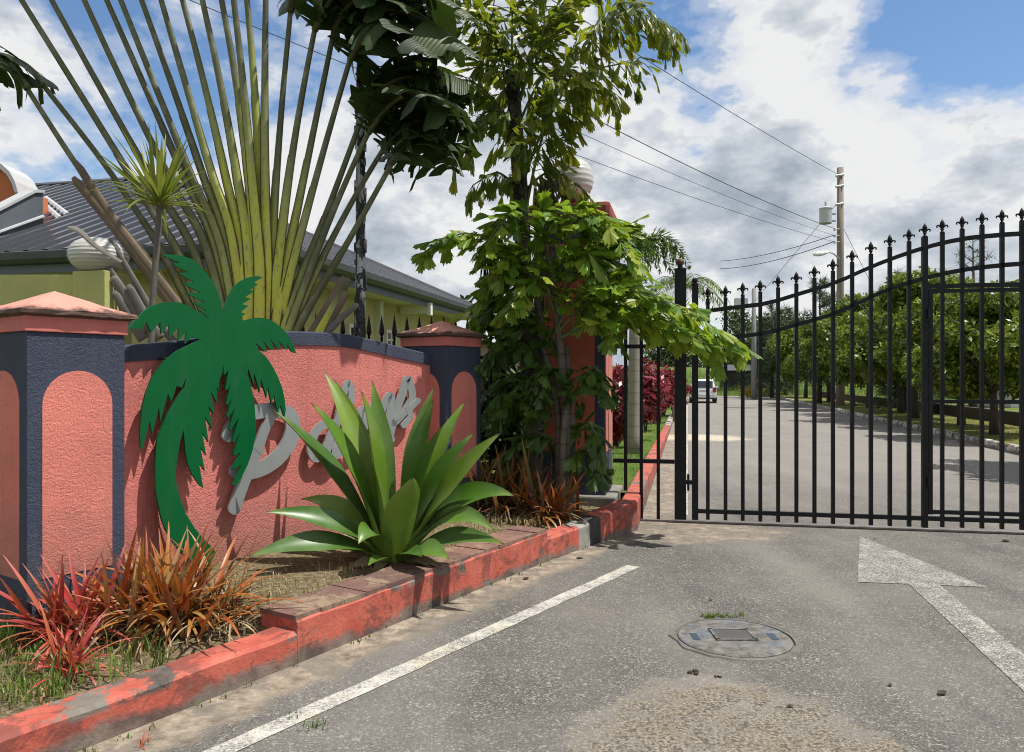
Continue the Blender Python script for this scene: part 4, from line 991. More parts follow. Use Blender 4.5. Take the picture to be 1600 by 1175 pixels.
g = G(); g.tube([hc + Vector((x, 0, z)) for x, z in ((.42, .06), (.28, .06), (.1, .02), (-.15, -.02), (-.33, -.04), (-.4, -.03))], [0.06, 0.11, 0.16, 0.17, 0.12, 0.03], 12, flat=0.62); g.obj('light_head', plain('light_head', (0.6, 0.6, 0.58), 0.5), arm, True)
M_WIRE = plain('cable_black', (0.015, 0.015, 0.017), 0.6)
def wire(pa, pb_, sag, label, r=0.012):
    pts = []
    for i in range(25):
        t_ = i / 24; p = pa.lerp(pb_, t_); p.z -= sag * 4 * t_ * (1 - t_); pts.append(p)
    g = G(); g.tube(pts, r, 5); tag(g.obj('overhead_wire', M_WIRE), label, 'wire', 'overhead cables to the utility pole')
pt = lambda v: W(1308, v, 39.84)
wire(W(700, -105, 17), pt(272), 0.15, 'topmost overhead wire running to the top of the utility pole')
wire(W(840, 138, 20), W(1304, 357, 39.57), 0.25, 'second overhead wire sloping to the insulators above the street light', 0.014)
wire(W(820, 168, 20), W(1304, 368, 39.57), 0.2, 'thin overhead wire just below the second one', 0.008)
wire(W(200, -40, 14), W(1304, 378, 39.57), 0.35, 'long low wire crossing the blue sky behind the traveller palm', 0.009)
wire(W(1125, 408, 60), W(1304, 367, 39.57), 0.25, 'upper wire leaving the pole to the left over the far road', 0.02)
wire(W(1125, 420, 60), W(1304, 377, 39.57), 0.3, 'lower wire leaving the pole to the left over the far road', 0.022)
wire(W(1180, 470, 52), W(1306, 320, 39.78), 0.0, 'slack wire from transformer down to the grey far pole', 0.012)
wire(W(1312, 345, 40.00), W(1362, 445, 41.08), 0.0, 'guy wire on the right side of the utility pole', 0.012)
cpz = Vector(((1178 - 800) / FPX * 56, 56, 0))
cp = thing('concrete_pole', 'plain grey pole at the far end of the road', 'pole', cpz)
g = G(); g.tube([cpz + UP * z for z in (0, 4, 8.1)], [0.2, 0.17, 0.14], 12); g.obj('shaft', plain('pole_concrete', (.2, .2, .195), .85), cp, True)
g = G(); g.box(cpz + Vector((-1.0, -.2, 7.0)), (0.45, 0, 0), (0, 0.2, 0), (0, 0, 0.35)); g.tube([cpz + Vector((-.6, -.1, 7)), cpz + Vector((.1, 0, 7))], .05, 6); g.obj('box', M_GREYM, cp)

# ------------------------------------------------------------------ parked car
def car():
    c0 = Vector((11.95, 48.0, 0)); t = thing('parked_car', 'small white car parked at the left kerb far up the road', 'car', c0)
    f_, r_ = RD, RX
    P = lambda x, y, z: c0 + r_ * x + f_ * y + UP * z
    M_CW = plain('car_white', (0.62, 0.63, 0.65), 0.25, var=0.03); M_CG = plain('car_glass', (0.03, 0.035, 0.045), 0.06)
    M_TY = plain('tyre_rubber', (0.02, 0.02, 0.02), 0.8); M_RL = plain('tail_light_red', (0.35, 0.012, 0.015), 0.25)
    # body loft: half widths / heights along the length (y from rear 0 to front 4.1)
    secs = [(0.0, 0.74, 0.36, 0.86), (0.06, 0.80, 0.30, 0.95), (0.5, 0.84, 0.26, 0.98), (1.4, 0.85, 0.24, 0.96), (2.6, 0.85, 0.24, 0.94), (3.3, 0.83, 0.26, 0.88), (3.9, 0.76, 0.30, 0.74), (4.1, 0.66, 0.36, 0.62)]
    V = []; F = []
    for (y, w, zl, zh) in secs:
        for (sx, z) in ((-.86, zl), (-1, zl + .12), (-1.0, (zl + zh) / 2), (-.97, zh - .06), (-.9, zh), (.9, zh), (.97, zh - .06), (1, (zl + zh) / 2), (1, zl + .12), (.86, zl)): V.append(P(w * sx, y, z))
    n = 10
    for i in range(len(secs) - 1):
        for k in range(n): F.append((i * n + k, i * n + (k + 1) % n, (i + 1) * n + (k + 1) % n, (i + 1) * n + k))
    F += [tuple(range(n - 1, -1, -1)), tuple((len(secs) - 1) * n + k for k in range(n))]
    obj('body', V, F, M_CW, t, autosmooth=True, smooth=True)
    cab = [(0.03, 0.76, 0.95), (0.28, 0.60, 1.40), (0.6, 0.62, 1.49), (1.5, 0.62, 1.47), (2.2, 0.62, 1.36), (2.95, 0.74, 0.93)]
    V = []; F = []
    for (y, w, z) in cab: V += [P(-w, y, z), P(-w * .86, y, z + .015), P(w * .86, y, z + .015), P(w, y, z)]
    V2 = [P(s * 0.8, y, 0.93) for (y, _, _) in cab for s in (-1, 1)]
    for i in range(len(cab) - 1):
        for k in range(3): F.append((i * 4 + k, i * 4 + k + 1, (i + 1) * 4 + k + 1, (i + 1) * 4 + k))
    b = len(V); V += V2
    for i in range(len(cab) - 1):
        F += [(b + i * 2, i * 4, (i + 1) * 4, b + i * 2 + 2), (i * 4 + 3, b + i * 2 + 1, b + i * 2 + 3, (i + 1) * 4 + 3)]
    obj('cabin', V, F, M_CW, t)
    g = G(); g.box(P(0, 0.145, 1.18), r_ * 0.58, (f_ * .11 + UP * .2), (f_ * -0.006 + UP * 0.003)); g.obj('rear_window', M_CG, t)
    for s in (-1, 1):
        g = G(); g.add([P(s * .80, .5, 1.0), P(s * .80, 2.7, 1.0), P(s * .66, 2.1, 1.32), P(s * .655, .6, 1.38)], [(0, 1, 2, 3)]); g.obj('side_window', M_CG, t)
        g = G(); g.box(P(s * .69, -0.005, .84), r_ * .09, f_ * .03, UP * .16, .02); g.obj('tail_light', M_RL, t)
        g = G(); g.box(P(s * .93, 2.5, .98), r_ * .08, f_ * .05, UP * .06, .02); g.obj('mirror', M_CW, t)
        for y in (.65, 3.3):
            g = G(); g.lathe(P(s * .74 - (.1 if s < 0 else .1) * 1, y, .31), [(0.2, 0), (0.31, .01), (0.31, .19), (0.2, .2)], 20, axis=r_); w = g.obj('wheel', M_TY, t)
            g = G(); g.lathe(P(s * .74 + s * .1, y, .31), [(0.19, -.012), (0.19, .012), (0.04, .02)], 12, axis=r_); g.obj('rim', M_GREYM, w)
    g = G(); g.box(P(0, -0.03, .46), r_ * .76, f_ * .08, UP * .13, .04); g.obj('bumper', M_CW, t)
    g = G(); g.box(P(0, -0.055, .31), r_ * .66, f_ * .05, UP * .04); g.obj('valance', M_TY, t)
    g = G(); g.box(P(0, -0.012, .77), r_ * .24, f_ * .012, UP * .06); g.obj('number_plate', plain('plate_pale', (.45, .45, .42), .5), t)
car()
sh_ = thing('dark_shed', 'small dark shed beyond the far end of the road', 'shed', (21, 70, 0))
g = G(); g.box((20.8, 71, 1.1), (1.3, 0, 0), (0, 1.2, 0), (0, 0, 1.15)); g.obj('wall', plain('shed_dark', (0.015, 0.016, 0.02), 0.7), sh_)
g = G(); g.add([(19.3, 69.6, 2.25), (22.3, 69.6, 2.25), (22.3, 72.4, 2.25), (19.3, 72.4, 2.25), (19.3, 71, 2.8), (22.3, 71, 2.8)], [(0, 1, 5, 4), (2, 3, 4, 5), (1, 2, 5), (3, 0, 4), (3, 2, 1, 0)]); g.obj('roof', M_GUT, sh_)
lw = thing('low_wall', 'low dark wall behind the trees on the right verge', 'wall', road(20, ROADW + 3.2))
g = G(); g.box(road(30, ROADW + 3.6, 0.2), RD * 29, RX * 0.1, UP * 0.3); g.obj('wall_panel', plain('wall_dark_brown', (0.07, 0.05, 0.038), 0.9, var=0.4, nscale=2), lw)
ff = thing('pale_building', 'pale low building far behind the right hand trees', 'building', (28, 43, 0))
g = G(); g.box((29.5, 44, 1.6), (2.2, 0, 0), (0, 2, 0), (0, 0, 1.65)); g.obj('wall', plain('far_wall', (.55, .54, .5), .8), ff)
g = G(); g.box((29.5, 44, 3.35), (2.6, 0, 0), (0, 2.4, 0), (0, 0, .12)); g.obj('roof', M_GREYM, ff)
for i in range(3):
    g = G(); g.box((28 + i * 1.5, 41.98, 1.9), (.35, 0, 0), (0, .03, 0), (0, 0, .4)); g.obj('window', M_GLASS, ff)

# ------------------------------------------------------------------ agave
def m_agave():
    b = MB('agave_leaf'); at = b.N('ShaderNodeAttribute'); at.attribute_name = 't'
    f = b.math('ADD', b.math('MULTIPLY', b.rand(), 0.6), b.math('MULTIPLY', b.noise(5, 4), 0.4))
    c = b.ramp(f, [(0.25, (0.05, 0.125, 0.014)), (0.5, (0.09, 0.185, 0.018)), (0.75, (0.165, 0.26, 0.026))])
    c = b.mix(b.ramp(at.outputs['Fac'], [(0.0, 0.6), (0.25, 0.0), (0.85, 0.0), (1.0, 0.5)]), c, (0.26, 0.30, 0.05))
    c = b.mix(b.ramp(at.outputs['Fac'], [(0.955, 0.0), (0.985, 1.0)]), c, (0.07, 0.04, 0.02))
    c = b.mix(b.math('MULTIPLY', b.ramp(b.noise(24, 5, 0.7), [(0.66, 0.0), (0.72, 1.0)]), 0.5), c, (0.12, 0.085, 0.03))
    c = b.mix(b.math('MULTIPLY', b.ramp(b.noise(3, 4, 0.6), [(0.45, 0.0), (0.7, 1.0)]), 0.25), c, (0.30, 0.38, 0.22))
    b.set(Base_Color=c, Roughness=0.36, Specular_IOR_Level=0.45); b.bump(b.noise(30, 3), 0.08, 0.004)
    b.translucent(b.mix(0.4, c, (0.4, 0.55, 0.02)), 0.20); return b.m
M_AG = m_agave()
AC = Vector((-0.86, 5.6, 0.27))
ag = thing('agave', 'large green agave with broad pointed leaves in front of the coral wall', 'plant', AC)
def agave_leaf(tip, width, lift=0.5, rise=0.45, chan=0.22, twist=0.0, base_r=0.07, wave=0.0, n=16, parent=ag, mat=M_AG, c=AC, name='leaf'):
    tip = Vector(tip); hor = Vector((tip.x - c.x, tip.y - c.y, 0)); hd_ = hor.normalized() if hor.length > 0.02 else Vector((0, -1, 0))
    b0 = c + hd_ * base_r + UP * 0.02
    L_ = (tip - b0).length
    ctl = b0 + (tip - b0) * rise + UP * L_ * lift * 0.5 - hd_ * L_ * 0.06
    pts = bez(b0, ctl, tip, n); V = []; A = []
    side0 = hd_.cross(UP).normalized(); roll = 0.75 * abs(hd_.x); tg0 = (tip - b0).normalized()
    n0 = side0.cross(tg0); n0 = n0 if n0.dot(-hd_ * .6 + UP) > 0 else -n0
    roll = roll if (Quaternion(tg0, roll) @ n0).y < n0.y else -roll
    cols = (-1, -0.72, -0.35, 0, 0.35, 0.72, 1)
    for i, p in enumerate(pts):
        t = i / n; tg = (pts[min(i + 1, n)] - pts[max(i - 1, 0)]).normalized()
        s = (side0 - tg * side0.dot(tg)).normalized(); nr = s.cross(tg).normalized()
        if nr.dot(-hd_ * 0.6 + UP) < 0: nr = -nr
        q = Quaternion(tg, twist * t + roll * min(1, t * 2)); s = q @ s; nr = q @ nr
        w = (0.5 + 0.5 * math.sin(min(1, t / 0.58) * math.pi / 2) ** 1.3) if t < .58 else max(0.0, 1 - ((t - 0.58) / 0.42) ** 1.25)
        w *= width / 2
        if i == n: w = 0.002
        for k in cols:
            V.append(p + s * (k * w) + nr * (chan * w * (k * k) + wave * w * math.sin(t * 9 + k * 2) * abs(k)) ); A.append(t)
    m = len(cols); T = len(V)
    # underside: thick fleshy body
    for i, p in enumerate(pts):
        t = i / n; tg = (pts[min(i + 1, n)] - pts[max(i - 1, 0)]).normalized()
        s = (side0 - tg * side0.dot(tg)).normalized(); nr = s.cross(tg).normalized()
        if nr.dot(-hd_ * 0.6 + UP) < 0: nr = -nr
        q = Quaternion(tg, twist * t + roll * min(1, t * 2)); nr = q @ nr
        th = 0.035 * (1 - t) ** 0.8 + 0.003
        for j, k in enumerate(cols): V.append(V[i * m + j] - nr * th * (1 - abs(k) ** 2.5)); A.append(t)
    F = [(i * m + k, i * m + k + 1, (i + 1) * m + k + 1, (i + 1) * m + k) for i in range(n) for k in range(m - 1)]
    F += [(T + (i + 1) * m + k, T + (i + 1) * m + k + 1, T + i * m + k + 1, T + i * m + k) for i in range(n) for k in range(m - 1)]
    return obj(name, V, F, mat, parent, True, A)
AL = [  # tip u, v, tip depth, width, lift, rise, twist
    (506, 580, 5.85, .17, .25, .5, .2), (521, 592, 5.9, .16, .3, .5, -.2), (486, 629, 5.40, .20, .35, .5, .1), (426, 640, 5.45, .2, .25, .5, .5),
    (565, 611, 5.50, .23, .2, .5, .0), (581, 594, 5.8, .18, .2, .5, .1), (679, 603, 5.8, .19, .25, .5, -.3), (678, 624, 5.65, .2, .2, .5, .2), (692, 664, 5.42, .27, .2, .52, .15),
    (728, 626, 5.95, .17, .25, .5, -.2), (742, 676, 5.7, .2, .35, .5, -.2), (783, 676, 5.35, .25, .15, .55, .1), (804, 775, 5.35, .21, .75, .55, .2), (774, 832, 5.25, .15, 1.0, .62, .4),
    (788, 850, 5.2, .17, .45, .5, .0), (702, 874, 5.05, .2, .42, .5, .0), (645, 746, 5.2, .31, .25, .55, .0), (415, 800, 5.25, .17, .45, .45, -.3), (388, 870, 5.15, .18, .45, .5, -.2),
    (560, 850, 5.15, .2, 1.15, .62, -.3), (536, 770, 5.95, .15, .2, .5, .3), (575, 884, 5.12, .1, .3, .5, 0),
    (470, 780, 5.85, .17, .6, .5, .0), (720, 760, 5.95, .17, .5, .5, 0), (660, 870, 5.15, .14, .4, .5, 0)]
for (u, v, Y, w, lift, rise, tw) in AL: agave_leaf(W(u, v, Y), w * .95, lift, rise, twist=tw)
M_DRY = plain('dry_leaf', (0.22, 0.16, 0.085), 0.9, var=0.4)
rg = random.Random(21)
for i in range(12):
    a_ = rg.uniform(2.2, 6.6); r_ = rg.uniform(.28, .48)
    agave_leaf(AC + Vector((math.cos(a_) * r_, math.sin(a_) * r_ * .9, rg.uniform(-.03, .02))), rg.uniform(.04, .08), .25, .5, n=7, mat=M_DRY, twist=rg.uniform(-1, 1), name='dry_leaf')

# ------------------------------------------------------------------ bromeliads (strap leaves from shared shapes)
def strap(n, bend, wid, seed):
    rg = random.Random(seed); V = []; A = []; p = Vector((0, 0, 0)); ang = R(88)
    for i in range(n + 1):
        t = i / n; w = wid * (0.75 + 0.25 * math.sin(t * 3.0)) * (1 - t ** 3.2) + 0.0015
        nr = Vector((-math.sin(ang), 0, math.cos(ang)))
        for k in (-1, 0, 1): V.append(p + Vector((0, k * w, 0)) + nr * (abs(k) * w * 0.45)); A.append(t)
        ang -= bend / n * (0.4 + 1.2 * t); p = p + Vector((math.cos(ang), 0, math.sin(ang))) / n
    F = [(i * 3 + k, i * 3 + k + 1, (i + 1) * 3 + k + 1, (i + 1) * 3 + k) for i in range(n) for k in range(2)]
    return V, F, A
def strap_set(mat, wid, bends=(0.25, 0.55, 0.9, 1.3, 1.8)):
    out = []
    for i, b_ in enumerate(bends):
        V, F, A = strap(9, b_, wid, i); out.append(mk_mesh('leaf', V, F, mat, True, A))
    return out
def brom(name, label, c, n, lmin, lmax, meshes, seed, spread=0.12, wide=1.0, group=None, tiltmax=1.05, cat='plant', zsq=1.0, dead=0):
    t = thing(name, label, cat, c, group); rg = random.Random(seed)
    for i in range(n):
        k = (i + .5) / n; a_ = i * 2.39996 + rg.uniform(-.5, .5)
        tilt = tiltmax * k ** 0.8 + rg.uniform(-.12, .12)
        l = rg.uniform(lmin, lmax) * (1 - .25 * k * rg.random())
        off = Vector((rg.gauss(0, 1) * spread * wide, rg.gauss(0, 1) * spread, 0))
        me = meshes[min(len(meshes) - 1, max(0, int(k * len(meshes) + rg.uniform(-1, 1))))]
        M = Matrix.Translation(Vector(c) + off) @ Matrix.Rotation(a_, 4, 'Z') @ Matrix.Rotation(tilt, 4, 'Y') @ Matrix.Rotation(rg.uniform(-.4, .4), 4, 'X') @ Matrix.Diagonal((l, l * rg.uniform(.8, 1.3), l * zsq, 1))
        inst('leaf', me, M, t)
    for i in range(dead):
        a_ = rg.uniform(0, 6.28); l = rg.uniform(lmin, lmax) * .8; off = Vector((rg.gauss(0, 1) * spread * wide * 1.3, rg.gauss(0, 1) * spread * 1.3, .04))
        M = Matrix.Translation(Vector(c) + off) @ Matrix.Rotation(a_, 4, 'Z') @ Matrix.Rotation(rg.uniform(.9, 1.5), 4, 'Y') @ Matrix.Rotation(rg.uniform(-1, 1), 4, 'X') @ Matrix.Diagonal((l, l * .6, l, 1))
        inst('dead_leaf', SDEAD[rg.randrange(len(SDEAD))], M, t)
    return t
def m_brom(name, stops, base, tip, trans=.3):
    return leafmat(name, stops, trans, 0.42, 14, tip=None, use_t=[(0.0, (base, 0.75)), (0.35, (base, 0.0)), (0.7, (tip, 0.15)), (1.0, (tip, 0.75))])
def m_brom2(name, stops, base, tip, tcol, trans=.25):
    b = MB(name); at = b.N('ShaderNodeAttribute'); at.attribute_name = 't'
    f = b.math('ADD', b.math('MULTIPLY', b.rand(), 0.75), b.math('MULTIPLY', b.noise(14, 3), 0.25))
    c = b.ramp(f, [(0.15 + 0.7 * i / (len(stops) - 1), s) for i, s in enumerate(stops)])
    c = b.mix(b.ramp(at.outputs['Fac'], [(0.0, 0.8), (0.3, 0.15), (0.5, 0.0)]), c, base)
    c = b.mix(b.ramp(at.outputs['Fac'], [(0.6, 0.0), (1.0, 0.6)]), c, tip)
    b.set(Base_Color=c, Roughness=0.4); b.translucent(b.mix(0.5, c, tcol), trans); return b.m
M_BR = m_brom2('bromeliad_red', [(0.20, 0.03, 0.03), (0.36, 0.035, 0.03), (0.46, 0.06, 0.045), (0.48, 0.13, 0.07), (0.42, 0.12, 0.03), (0.24, 0.12, 0.05)], (0.22, 0.07, 0.04), (0.60, 0.24, 0.22), (0.6, .06, .02))
M_BO = m_brom2('bromeliad_orange', [(0.10, 0.045, 0.02), (0.26, 0.045, 0.016), (0.36, 0.095, 0.015), (0.40, 0.15, 0.02), (0.30, 0.16, 0.03), (0.34, 0.25, 0.11), (0.12, 0.09, 0.03)], (0.10, 0.06, 0.02), (0.52, 0.21, 0.1), (0.6, .18, .02))
M_BD = m_brom2('bromeliad_olive', [(0.07, 0.075, 0.02), (0.14, 0.1, 0.03), (0.22, 0.1, 0.03), (0.10, 0.11, 0.03)], (0.05, 0.05, 0.02), (0.34, 0.16, 0.07), (0.4, .2, .03))
SR_, SO_, SD_ = strap_set(M_BR, 0.027), strap_set(M_BO, 0.026), strap_set(M_BD, 0.018)
SDEAD = strap_set(plain('dry_strap', (0.30, 0.23, 0.13), 0.9, var=0.4, nscale=9), 0.024, (.8, 1.4, 2.1))
# positions on the bed
def bed(u, v, z): return Gp(u, v, z)
brom('bromeliad', 'tall orange bromeliad clump in front of the palm cutout trunk', bed(268, 975, 0.17), 215, .40, .68, SO_, 31, .105, 1.25, dead=60)
brom('bromeliad', 'red bromeliad clump at the left edge before the near slate pillar', bed(112, 1000, 0.15), 120, .34, .58, SR_, 32, .06, 1.1, dead=26)
brom('bromeliad', 'small pinkish red bromeliad rosette low at the kerb in the left corner', bed(108, 1052, 0.15), 48, .22, .38, SR_, 33, .03)
brom('bromeliad', 'olive brown bromeliad clump beyond the agave at the far slate pillar', bed(778, 800, 0.24), 190, .5, .85, SD_, 34, .15, tiltmax=.85, dead=30)
brom('bromeliad', 'rusty orange bromeliad clump under the fishtail palm beyond the agave', bed(850, 808, 0.22), 170, .34, .70, SO_, 35, .11, tiltmax=1.25, dead=30)
brom('bromeliad', 'little bromeliad of short dark leaves between the left clumps and the tall kerb', bed(352, 968, 0.18), 34, .2, .36, SD_, 36, .07, dead=40)
brom('fallen_bromeliad', 'small fallen reddish rosette lying in the gutter at the bottom left', Gp(222, 1168), 12, .05, .1, SR_, 37, .015)

# ------------------------------------------------------------------ grass tufts
def tufts(name, spots, mat, kind='stuff', label=None):
    V = []; F = []; rg = random.Random(len(spots) * 7 + 1)
    for (p, n, h, sp) in spots:
        for i in range(n):
            a_ = rg.uniform(0, 6.28); o = Vector(p) + Vector((rg.gauss(0, sp), rg.gauss(0, sp), 0)); l = h * rg.uniform(.5, 1.2)
            d_ = Vector((math.cos(a_), math.sin(a_), 0)); ben = rg.uniform(.1, .9); s = d_.cross(UP) * rg.uniform(.002, .0045) * (1 + h)
            m_ = o + d_ * l * ben * .3 + UP * l * .6; e = o + d_ * l * ben + UP * l * (1 - .35 * ben)
            b = len(V); V += [o - s, o + s, m_ - s * .8, m_ + s * .8, e]; F += [(b, b + 1, b + 3, b + 2), (b + 2, b + 3, b + 4)]
    o = obj(name, V, F, mat); tag(o, label, None, None, kind); return o
M_GR = crownmat('grass_green', [(0.05, 0.11, 0.012), (0.10, 0.19, 0.022), (0.22, 0.25, 0.06)], .3)
M_GD = crownmat('grass_dry', [(0.20, 0.15, 0.07), (0.38, 0.31, 0.15), (0.5, 0.43, 0.25), (0.16, 0.17, 0.04)], .25)
rg = random.Random(77)
sp1 = [(bed(u + rg.uniform(-14, 14), v + rg.uniform(-8, 8), .15), 9, .18, .035) for (u, v) in ((165, 1035), (195, 1042), (215, 1030), (240, 1045), (150, 1060), (182, 1058), (260, 1030), (100, 1068), (225, 1012))]
sp1 += [(bed(u, v, .14), 12, .07, .05) for (u, v) in [(rg.uniform(0, 90), rg.uniform(1015, 1095)) for _ in range(46)]]
sp1 += [(bed(20 + rg.uniform(-15, 10), 1010 + rg.uniform(-10, 10), .14), 16, .2, .04) for _ in range(4)]
tufts('grass', sp1, M_GR, label='green grass growing among the red bromeliads')
sp2 = [(K[1] + KD * rg.uniform(-3.2, 4.2) + KN * rg.uniform(.32, 1.25) + UP * 0.24, 10, .05, .06) for _ in range(420)]
sp2 = [(Vector((p.x, p.y, 0.245 if (p - K[1]).dot(KD) > 0 else 0.15)), n, h, s) for (p, n, h, s) in sp2]
tufts('dry_grass', sp2, M_GD, label='dry straw coloured grass covering the planting bed')
sp3 = [(mc + Vector((0.06 + rg.uniform(-.12, .12), .42 + rg.uniform(-.02, .03), 0)), 14, .035, .02) for _ in range(8)] + [(Gp(497, 1136), 22, .04, .03), (Gp(457, 1120), 12, .025, .02)]
sp3 += [(K[1] + KD * rg.uniform(-2, 4.6) - KN * rg.uniform(.0, .05), 5, .03, .02) for _ in range(40)]
tufts('weeds', sp3, M_GR, label='small weeds in road cracks around manhole and gutter')
sp4 = []
for _ in range(900):
    p = road(rg.uniform(.9, 22), -rg.uniform(.2, 3.4)); p.z = 0.13 + max(0, .13 - (p - KL).dot(RD) * .015); sp4.append((p, 9, .07, .1))
for _ in range(700):
    p = road(rg.uniform(2, 40), ROADW + rg.uniform(.2, 2.9)); p.z = .13; sp4.append((p, 8, .09, .12))
tufts('lawn_grass', sp4, M_GR, label='mown grass beside the driveway inside the gate')

# ------------------------------------------------------------------ traveller palm
def m_petiole():
    b = MB('petiole'); at = b.N('ShaderNodeAttribute'); at.attribute_name = 't'
    n = b.noise(2.2, 5, 0.6, vec=b.map(scale=(6, 6, 1)))
    t = b.math('ADD', at.outputs['Fac'], b.math('MULTIPLY', b.math('SUBTRACT', n, 0.5), 0.25))
    t = b.math('ADD', t, b.math('MULTIPLY', b.math('SUBTRACT', b.rand(), 0.5), 0.18))
    c = b.ramp(t, [(0.0, (0.60, 0.56, 0.05)), (0.28, (0.50, 0.52, 0.06)), (0.46, (0.28, 0.31, 0.08)), (0.62, (0.115, 0.125, 0.05)), (0.8, (0.065, 0.072, 0.026)), (1.0, (0.075, 0.085, 0.028))])
    c = b.mix(b.math('MULTIPLY', b.ramp(b.noise(26, 7, 0.78, vec=b.map(scale=(1.6, 1.6, .5))), [(0.53, 0.0), (0.63, 1.0)]), 0.6), c, (0.13, 0.10, 0.05))
    c = b.mix(b.math('MULTIPLY', b.ramp(b.noise(5, 5, 0.7), [(0.5, 0.0), (0.7, 1.0)]), 0.35), c, (0.36, 0.36, 0.27))
    b.set(Base_Color=c, Roughness=0.5); b.bump(b.noise(10, 4, vec=b.map(scale=(9, 9, .5))), .55, .008); return b.m
M_PET = m_petiole()
def m_rleaf():
    b = MB('traveller_leaf'); at = b.N('ShaderNodeAttribute'); at.attribute_name = 't'
    f = b.math('ADD', b.math('MULTIPLY', b.geo.outputs['Random Per Island'], .6), b.math('MULTIPLY', b.noise(3, 4), .4))
    c = b.ramp(f, [(.2, (0.010, 0.024, 0.006)), (.5, (0.02, 0.044, 0.009)), (.75, (0.036, 0.06, 0.014)), (.88, (.09, .07, .02))])
    v = b.math('SINE', b.math('MULTIPLY', at.outputs['Fac'], 420)); c = b.mix(b.ramp(v, [(.6, 0.), (1., .35)]), c, (.07, .1, .03))
    b.set(Base_Color=c, Roughness=.48, Specular_IOR_Level=.3); b.bump(v, .35, .006); b.translucent((.06, .11, .014), .18); return b.m
M_RLEAF = m_rleaf()
M_DEADP = plain('dead_petiole', (0.17, 0.125, 0.085), 0.85, var=0.35, nscale=4); M_DEADG = plain('dead_sheath_grey', (0.17, 0.155, 0.14), 0.9, var=0.4, nscale=5)
PET = [[(41, 139), (121, 250), (171, 340), (250, 430)], [(68, 134), (154, 243), (214, 332), (262, 408)], [(32, 0), (104, 107), (171, 221), (229, 321), (286, 405)],
       [(84, 7), (143, 111), (200, 214), (250, 304), (305, 395)], [(130, 0), (179, 96), (229, 207), (272, 297), (325, 390)], [(164, 0), (207, 79), (243, 179), (286, 275), (335, 382)],
       [(189, 0), (222, 86), (264, 186), (304, 286), (346, 388)], [(222, 0), (250, 86), (286, 179), (318, 275), (354, 384)], [(252, 0), (275, 82), (304, 179), (332, 272), (364, 380)],
       [(286, 0), (307, 89), (332, 186), (357, 286), (375, 385)], [(318, 0), (332, 89), (357, 193), (375, 286), (387, 392)], [(347, 0), (361, 89), (379, 197), (393, 304), (400, 405)],
       [(366, 0), (375, 107), (390, 214), (398, 322), (406, 425)], [(386, 0), (393, 89), (404, 214), (408, 340), (412, 430)], [(414, 0), (416, 89), (414, 214), (413, 322), (418, 430)],
       [(453, 18), (444, 143), (434, 250), (425, 340), (424, 430)], [(494, 39), (476, 118), (462, 214), (448, 304), (434, 420)], [(523, 39), (509, 118), (487, 214), (466, 322), (444, 430)],
       [(548, 86), (527, 168), (501, 250), (476, 340), (452, 440)], [(575, 161), (551, 214), (523, 304), (494, 375), (460, 460)], [(580, 200), (551, 257), (523, 322), (498, 393), (466, 470)],
       [(603, 225), (569, 286), (534, 343), (505, 400), (470, 480)], [(612, 255), (580, 314), (548, 372), (523, 411), (478, 490)]]
BT = {0: (-130, 150), 1: (-60, 110), 2: (-140, 10), 3: (-60, -190), 15: (600, -110), 16: (690, -40), 17: (742, 30), 18: (748, 90), 19: (742, 140), 20: (728, 175), 21: (735, 205), 22: (705, 240)}
RY = 6.95
rav = thing('traveller_palm', 'fan shaped traveller palm with long yellow green leaf stalks behind the sign wall', 'palm', (W(405, 590, RY).x, RY, 0.28))
